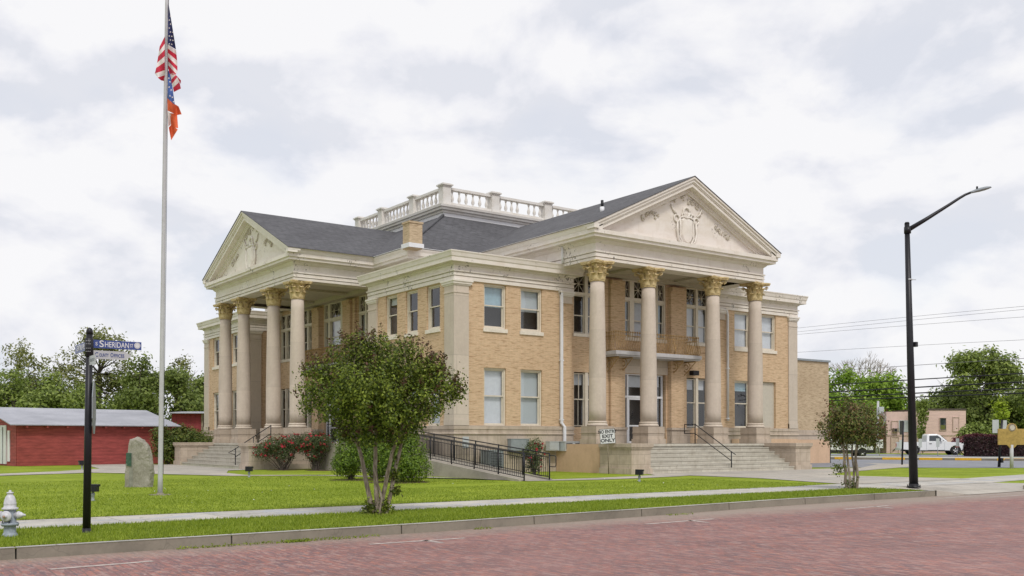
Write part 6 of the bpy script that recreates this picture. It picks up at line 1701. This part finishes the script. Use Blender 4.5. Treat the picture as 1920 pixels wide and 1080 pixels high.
def shed():
    d = 76; b = place(322, d); t = thing('red_shed', 'small red plank shed with grey roof just left of the courthouse', 'shed', b, -YAW+.1)
    w = 90*d/F; zt = hz(775, d)
    m2 = MB(); m2.box(0,0,-.1,w*.62,4,zt); m2.box(w*.82,0,-.1,w*1.2,4,zt); m2.build('wall', 'barn_v', t)
    m2 = MB(); m2.box(w*.62,1.2,-.1,w*.82,1.25,zt); m2.build('open_bay', 'dark_room', t)
    m2 = MB(); m2.box(w*.60,-.04,-.1,w*.64,.1,zt); m2.box(w*.70,.05,1.0,w*.82,.1,1.15); m2.build('post', 'bark', t)
    r = MB(); r.add([(-.3,-.6,zt-.02),(w*1.25,-.6,zt-.02),(w*1.25,5,zt+.22),(-.3,5,zt+.22),(-.3,-.6,zt+.05),(w*1.25,-.6,zt+.05),(w*1.25,5,zt+.28),(-.3,5,zt+.28)], [(0,1,2,3),(7,6,5,4),(0,4,5,1),(1,5,6,2),(0,3,7,4),(2,6,7,3)]); r.build('roof', 'roof_tin', t)
shed()
def pink():
    d = 106; k = d/F; b = place(1662, d); t = thing('pink_building', 'derelict two storey pink building with boarded openings across the side street', 'building', b, -YAW)
    X = lambda px: (px-1662)*k
    Z = lambda py: hz(py, d)
    m2 = MB(); m2.box(0,0,-.1,X(1728),9,Z(772)); m2.build('wall', 'pinkplain', t)
    m2 = MB(); m2.box(X(1728)+.01,-.02,-.1,X(1811),9,Z(768)); m2.build('wall', 'pinkwall', t)
    m2 = MB(); m2.add([(X(1811)+.01,0,-.1),(X(1811)+2.6,9,-.1),(X(1811)+2.6,9,Z(790)),(X(1811)+1.4,5,Z(778)),(X(1811)+.01,0,Z(768))], [(0,1,2,3,4)]); m2.build('side_wall', 'pinkbrick', t)
    m2 = MB(); m2.box(X(1728)+.0,-.06,Z(769.5),X(1811)+.05,9.02,Z(766)); m2.build('roof_edge', 'bark_dark', t)
    m2 = MB(); m2.box(-.03,-.08,Z(817),X(1811),-.021,Z(815)); m2.build('storey_band', 'pinkbrick', t)
    def op(nm, x0, x1, y0, y1, m_, dep=.05, fr='pinkbrick'):
        f = MB(); w = .07
        for a in ((X(x0)-w,X(x0),Z(y1)-w,Z(y0)+w),(X(x1),X(x1)+w,Z(y1)-w,Z(y0)+w),(X(x0),X(x1),Z(y0),Z(y0)+w),(X(x0),X(x1),Z(y1)-w,Z(y1))): f.box(a[0],-.12,a[2],a[1],-.022,a[3])
        o = f.build(nm, fr, t); p = MB(); p.box(X(x0),-.06,Z(y1),X(x1),-.03,Z(y0)); p.build('pane' if nm == 'window' else 'board', m_, o); return o
    w = op('window', 1762, 1773, 784, 806, 'carglass'); m2 = MB(); m2.box(X(1763),-.075,Z(805),X(1772),-.062,Z(797)); m2.build('broken_blind', 'leaf_olive', w)
    op('boarded_window', 1787, 1797, 783, 808, 'pinkplain'); op('boarded_window', 1672, 1683, 790, 803, 'pinkplain'); op('boarded_door', 1671, 1684, 820, 849, 'pinkbrick')
    m2 = MB(); m2.box(X(1685),-.05,Z(810),X(1705),-.003,Z(788)); m2.build('wall_panel', 'sign_grey', t)
    m2 = MB(); m2.box(X(1673),-.45,Z(810),X(1683),-.0,Z(803)); ac = m2.build('window_air_conditioner', 'bark', t); m2 = MB(); m2.box(X(1674),-.47,Z(809),X(1679),-.452,Z(804)); m2.build('grille', 'black', ac)
    m2 = MB(); m2.tube([(X(1673),-.15,Z(845)),(X(1689),-.15,Z(833))], .05, 5); m2.build('brace', 'bark_dark', t)
pink()
def annex_low():
    d = 108; b = place(1628, d); t = thing('low_outbuilding', 'small grey outbuilding with a red awning at the left of the pink building', 'building', b, -YAW); k = d/F
    m2 = MB(); m2.box(0,0,-.1,33*k,5,hz(826,d)); m2.build('wall', 'infill', t)
    m2 = MB(); m2.prism([(-1.2,hz(827,d)),(0,hz(812,d)),(0,hz(815,d)),(-1.1,hz(829,d))], 'x', 10*k, 34*k); m2.build('awning', 'flag_red', t)
    m2 = MB(); m2.box(6*k,-.05,.1,12*k,-.01,1.9); m2.build('door', 'bark', t)
    d = 125; b = place(1900, d); k = d/F; t = thing('brown_roofed_house', 'low house with dark brown gable roof behind the gold marker', 'house', b, -YAW)
    m2 = MB(); m2.box(0,0,-.1,9,7,hz(812,d)); m2.build('wall', 'infill', t)
    m2 = MB(); m2.prism([(-.5,hz(813,d)),(4.5,hz(780,d)),(9.5,hz(813,d))], 'y', -.6, 7.6); m2.build('roof', simple('brown_shingle', (.06,.035,.03), .9, var=.3), t)
annex_low()

# ------------------------------------------------------------------ vehicles
def wheel(parent, x, y, r, w, side):
    o = Vector((x, y, r)); t = MB(); t.lathe([(r*.62,-w/2),(r*.92,-w/2),(r,-w*.35),(r,w*.35),(r*.92,w/2),(r*.62,w/2)], 28, axis='y', o=o[:]); wh = t.build('wheel', 'rubber', parent)
    m2 = MB(); s = side; m2.lathe([(r*.66,s*w*.1),(r*.66,s*w*.46),(r*.58,s*w*.44),(r*.55,s*w*.2),(.0,s*w*.2)], 24, axis='y', o=o[:])
    for i in range(5):
        a = 2*pi*i/5+.3; m2.tube([(x,y+s*w*.36,r), (x+cos(a)*r*.60,y+s*w*.42,r+sin(a)*r*.60)], [.06,.045], 5)
    m2.build('rim', 'chrome', wh)
def pickup():
    d = 95; b = place(1745, d); t = thing('pickup_truck', 'white pickup truck facing right, parked in front of the pink building', 'pickup truck', b, -YAW+radians(-7))
    W_ = .98; m2 = MB()
    R_ = .42; xr, xf = -1.72, 1.98
    def arch(xc): return [(xc-.52*cos(a), .42+.52*sin(a)) for a in [pi*i/8 for i in range(9)]]
    prof = [(-2.95,.55),(-2.98,1.15),(-.62,1.18),(-.62,1.20)]
    low = [(-2.95,.55)]+[(xr-.52,.50)]+arch(xr)+[(xr+.52,.46),(xf-.52,.46)]+arch(xf)+[(xf+.52,.48),(2.85,.50),(2.92,.62),(2.90,1.02),(2.78,1.16),(1.20,1.28),(.92,1.30),(-.62,1.26),(-.66,1.26),(-2.93,1.24),(-2.97,1.10)]
    lo_ = low[:]; n = len(lo_)
    # lower body: bed and bonnet, slightly rounded across
    secs = [(-W_,.0),(-W_+.05,1),(W_-.05,1),(W_,0)]
    m2.prism(lo_, 'y', -W_, W_); body = m2.build('body', 'carpaint', t)
    bv = body.modifiers.new('bevel', 'BEVEL'); bv.width = .05; bv.segments = 3; bv.limit_method = 'ANGLE'; bv.angle_limit = radians(40)
    c = MB(); cp = [(-.62,1.25),(-.56,1.92),(-.42,2.00),(.35,2.01),(.62,1.92),(1.30,1.29)]; v_ = []
    for y, s in ((-W_+.05,1.0),(-W_+.20,1),(W_-.20,1),(W_-.05,1)): pass
    base_ = [(x, -W_+.04+.16*max(0, (z-1.25)/.75), z) for x, z in cp]; top_ = [(x, -y, z) for x, y, z in base_]
    c.add(base_+top_, [tuple(range(6)), tuple(range(11,5,-1))]+[(i, (i+1) % 6, 6+(i+1) % 6, 6+i) for i in range(6)])
    cab = c.build('cab', 'carpaint', t); bv = cab.modifiers.new('bevel', 'BEVEL'); bv.width = .06; bv.segments = 3
    def yat(z): return -W_+.04+.16*(z-1.25)/.75-.008
    for sgn in (1, -1):
        g = MB(); q = [(-.40,1.34),(-.36,1.84),(.42,1.86),(1.00,1.34)]; g.add([(x, yat(z)*sgn, z) for x, z in q], [(0,1,2,3)]); g.build('side_window', 'carglass', cab)
        g = MB(); g.box(.33,yat(1.3)*sgn-.012,1.32,.38,yat(1.3)*sgn+.14*(1 if sgn > 0 else -1)*.2,1.86); 
    g = MB(); g.add([(.68,-.70,1.86),(1.25,-.84,1.33),(1.25,.84,1.33),(.68,.70,1.86)], [(0,1,2,3)]); ws = g.build('windscreen', 'glass_dark' if False else 'carglass', cab); ws.location = (.035,0,.03)
    for sgn in (-1, 1):
        m2 = MB(); m2.box(.62,sgn*(W_+.02),1.33,.78,sgn*(W_+.2),1.58); m2.build('mirror', 'carpaint', t)
        m2 = MB(); m2.box(-.42,sgn*(W_+.002),1.06,-.18,sgn*(W_+.03),1.11); m2.build('door_handle', 'black', t)
        m2 = MB(); m2.box(2.78,sgn*.60,.86,2.93,sgn*.94,1.08); m2.build('headlight', 'glass', t)
        m2 = MB(); m2.box(-2.99,sgn*.80,.80,-2.94,sgn*.96,1.12); m2.build('tail_light', 'flag_red', t)
        m2 = MB(); m2.box(-.68,sgn*(W_+.001),.50,-.66,sgn*(W_+.004),1.22); m2.box(.98,sgn*(W_+.001),.50,1.0,sgn*(W_+.004),1.22); m2.box(-.55,sgn*(W_+.001),.47,.98,sgn*(W_+.006),.50); m2.build('door_seam', 'greybox', t)
        wheel(t, xr, sgn*(W_-.15), R_, .28, sgn); wheel(t, xf, sgn*(W_-.15), R_, .28, sgn)
    m2 = MB(); m2.box(-2.6,-.85,.35,2.7,.85,.60); m2.build('chassis', 'rubber', t)
    m2 = MB(); m2.box(-2.86,-.86,1.0,-.72,.86,1.262); m2.build('bed_liner', 'rubber', t)
    m2 = MB(); m2.box(2.90,-.95,.42,3.02,.95,.68); m2.build('front_bumper', 'carpaint', t); m2 = MB(); m2.box(2.90,-.58,.72,2.94,.58,1.05); m2.build('grille', 'black', t)
    m2 = MB(); m2.box(-3.08,-.92,.45,-2.96,.92,.65); m2.build('rear_bumper', 'chrome', t)
pickup()
def van():
    d = 83; b = place(1580, d); t = thing('white_van', 'white van partly hidden behind the small crape myrtle beside the brick annex', 'van', b, -YAW)
    low = [(-2.5,.45)]+[(-1.6-.42*cos(a), .36+.42*sin(a)) for a in [pi*i/8 for i in range(9)]]+[(1.35-.42*cos(a), .36+.42*sin(a)) for a in [pi*i/8 for i in range(9)]]+[(2.2,.45),(2.28,.8),(2.15,1.0),(1.35,1.12),(.75,1.68),(-2.3,1.72),(-2.48,1.4)]
    m2 = MB(); m2.prism(low, 'y', -.9, .9); bd = m2.build('body', 'carpaint', t); bv = bd.modifiers.new('bevel', 'BEVEL'); bv.width = .06; bv.segments = 3; bv.limit_method = 'ANGLE'; bv.angle_limit = radians(35)
    for s in (-1, 1):
        g = MB(); g.add([(-.1,s*.905,1.10),(-.1,s*.905,1.58),(.68,s*.905,1.58),(1.12,s*.905,1.12)], [(0,1,2,3)]); g.build('side_window', 'carglass', t)
        wheel(t, -1.6, s*.78, .34, .22, s); wheel(t, 1.35, s*.78, .34, .22, s)
        g = MB(); g.box(2.1,s*.5,.72,2.27,s*.85,.88); g.build('headlight', 'glass', t)
    g = MB(); g.box(-2.52,-.91,.36,2.3,.91,.62); g.build('lower_trim', 'rubber', t)
    g = MB(); g.add([(.82,-.75,1.64),(1.38,-.82,1.14),(1.38,.82,1.14),(.82,.75,1.64)], [(0,1,2,3)]); w = g.build('windscreen', 'carglass', t); w.location = (.03,0,.02)
van()
# ------------------------------------------------------------------ signs, marker, poles, wires at the right
def marker():
    d = 51; b = place(1897, d); k = d/F; t = thing('history_marker', 'gold cast historical marker with a round crest on a grey post', 'sign', b, -YAW)
    m2 = MB(); m2.tube([(0,.02,-.05),(0,.02,hz(834,d))], .09, 12); m2.build('post', 'galv', t)
    z0, z1 = hz(834,d), hz(804,d); w = 26*k
    pts = [(-w,z0),(-w,z1),(-w*.42,z1)]+[(-.27*cos(a)*1.0, z1+.02+.27*sin(a)) for a in [pi*i/10 for i in range(0, 11)]]+[(w*.42,z1),(w,z1),(w,z0),(w*.35,z0),(w*.16,z0-.16),(-w*.16,z0-.16),(-w*.35,z0)]
    m2 = MB(); m2.prism(pts, 'y', -.04, .04); o = m2.build('plate', 'marker_gold', t)
    m2 = MB(); m2.lathe([(.19,-.06),(.19,-.04)], 24, axis='y', o=(0,0,z1+.06)); c = m2.build('crest', 'bark', o); m2 = MB(); m2.lathe([(.13,-.075),(.12,-.06)], 20, axis='y', o=(0,0,z1+.06)); m2.build('crest_seal', 'infill', c)
    m2 = MB(); r = random.Random(4)
    for i in range(11):
        z = z1-.12-i*.062; x = -w*.88
        while x < w*.85: 
            l = r.uniform(.05,.14); m2.box(x,-.045,z,min(x+l, w*.88),-.0405,z+.022); x += l+.03
    m2.build('raised_lettering', 'infill' if False else 'marker_gold', o)
marker()
def posts():
    d = 53; b = place(1872, d); t = thing('sign_post', 'leaning black post with two grey sign backs beside the gold marker', 'sign', b, -YAW); k = d/F
    m2 = MB(); m2.tube([(0,0,-.05),(7*k,0,hz(788,d))], .06, 8); m2.build('post', 'black', t)
    m2 = MB(); m2.box(-10*k,.06,hz(812,d),2*k,.08,hz(787,d)); m2.build('sign_plate', 'sign_grey', t); m2 = MB(); m2.box(7*k,.06,hz(806,d),17*k,.08,hz(788,d)); m2.build('sign_plate', 'sign_grey', t)
    m2 = MB(); m2.box(2*k,-.2,.25,6*k,.1,.5); m2.tube([(2*k,0,0),(2.5*k,0,.3)], .05, 6); m2.build('lamp_box', 'black', t)
    d = 58; b = place(1691, d); t = thing('sign_post', 'plain dark post with an edge-on plate left of the tall street lamp', 'sign', b, -YAW); k = d/F
    m2 = MB(); m2.tube([(0,0,-.05),(3*k,0,hz(790,d))], .055, 8); m2.build('post', 'black', t); m2 = MB(); m2.box(1.5*k,.0,hz(815,d),3.2*k,.45,hz(789,d)); m2.build('sign_plate', 'black', t)
    for px, y0, y1, lab in ((1725,823,852,'grey parking sign in front of the truck bed'),(1758,822,851,'grey parking sign in front of the truck door'),(1795,822,852,'parking sign with a red band in front of the truck bonnet'),(1689,825,853,'grey parking sign behind the truck, next to the plain dark post'),(1649,824,856,'white notice sign left of the pink building')):
        d = 88; b = place(px, d); k = d/F; t = thing('parking_sign', lab, 'sign', b, -YAW, 'small signs along the parking row')
        m2 = MB(); m2.tube([(0,0,0),(0,0,hz(y0,d))], .028, 6); m2.build('post', 'galv', t)
        m2 = MB(); w = .15 if px != 1649 else .3; m2.box(-w,-.045,hz(y0+16,d),w,-.03,hz(y0,d)); p = m2.build('sign_plate', 'sign_grey' if px != 1649 else 'white_sign', t)
        if px == 1795: m2 = MB(); m2.box(-.20,-.05,hz(839,d),.20,-.035,hz(837,d)); m2.build('red_band', 'brown_red', t)
        if px == 1649: m2 = MB(); m2.tube([(0,-.05,hz(838,d)),(0,-.05,hz(829,d)),(-.12,-.05,hz(826,d))], .03, 5); m2.build('symbol', 'black', p)
    d = 101; b = place(1644, d); t = thing('utility_pole', 'grey wooden utility pole rising left of the pink building', 'pole', b, -YAW)
    m2 = MB(); m2.tube([(0,0,-.1),(.15,0,hz(752,d))], [.13,.11], 10); m2.build('pole', 'galv', t); m2 = MB(); m2.box(.1,-.4,hz(775,d),.6,-.15,hz(763,d)); m2.tube([(.5,-.2,hz(775,d)),(.9,-.2,hz(782,d)),(.5,-.2,hz(800,d))], .03, 5); m2.build('transformer_box', 'sign_grey', t)
posts()
def wires():
    W9 = [(609,574,.010,'topmost thin overhead wire at the right'),(616,580,.010,'second thin overhead wire from the top'),(622,594,.010,'third thin overhead wire from the top'),(657,637,.010,'lone thin wire crossing the lamp pole below the three thin ones'),(696,672,.016,'thin wire above the four thick black cables'),(722,700,.036,'upper of the four thick black cables'),(735.5,716,.045,'second of the four thick black cables'),(745.5,728,.042,'third of the four thick black cables'),(751.5,737,.040,'lowest of the four thick black cables')]
    for y0, y1, r, lab in W9:
        pts = []; dl, dr = 78, 52
        sl = (y1-y0)/(1920-1554)
        for i in range(13):
            u = i/12; px = 1430+u*(2200-1430); py = y0+(px-1554)*sl-(.00001*(px-1554)*(px-1920))*-1.6; d = dl*dr/(dl+(dr-dl)*(1-u)) if False else 1/((1-u)/dl+u/dr); pts.append(at_px(px, py, d))
        b = pts[0]; m2 = MB(); m2.tube([p-b for p in pts], r, 5, cap=False); o = m2.build('overhead_wire', 'black' if r > .02 else 'wire_grey', None, fixn=False); o.location = b; tag(o, lab, 'cable', 'overhead wires along the side street')
wires()
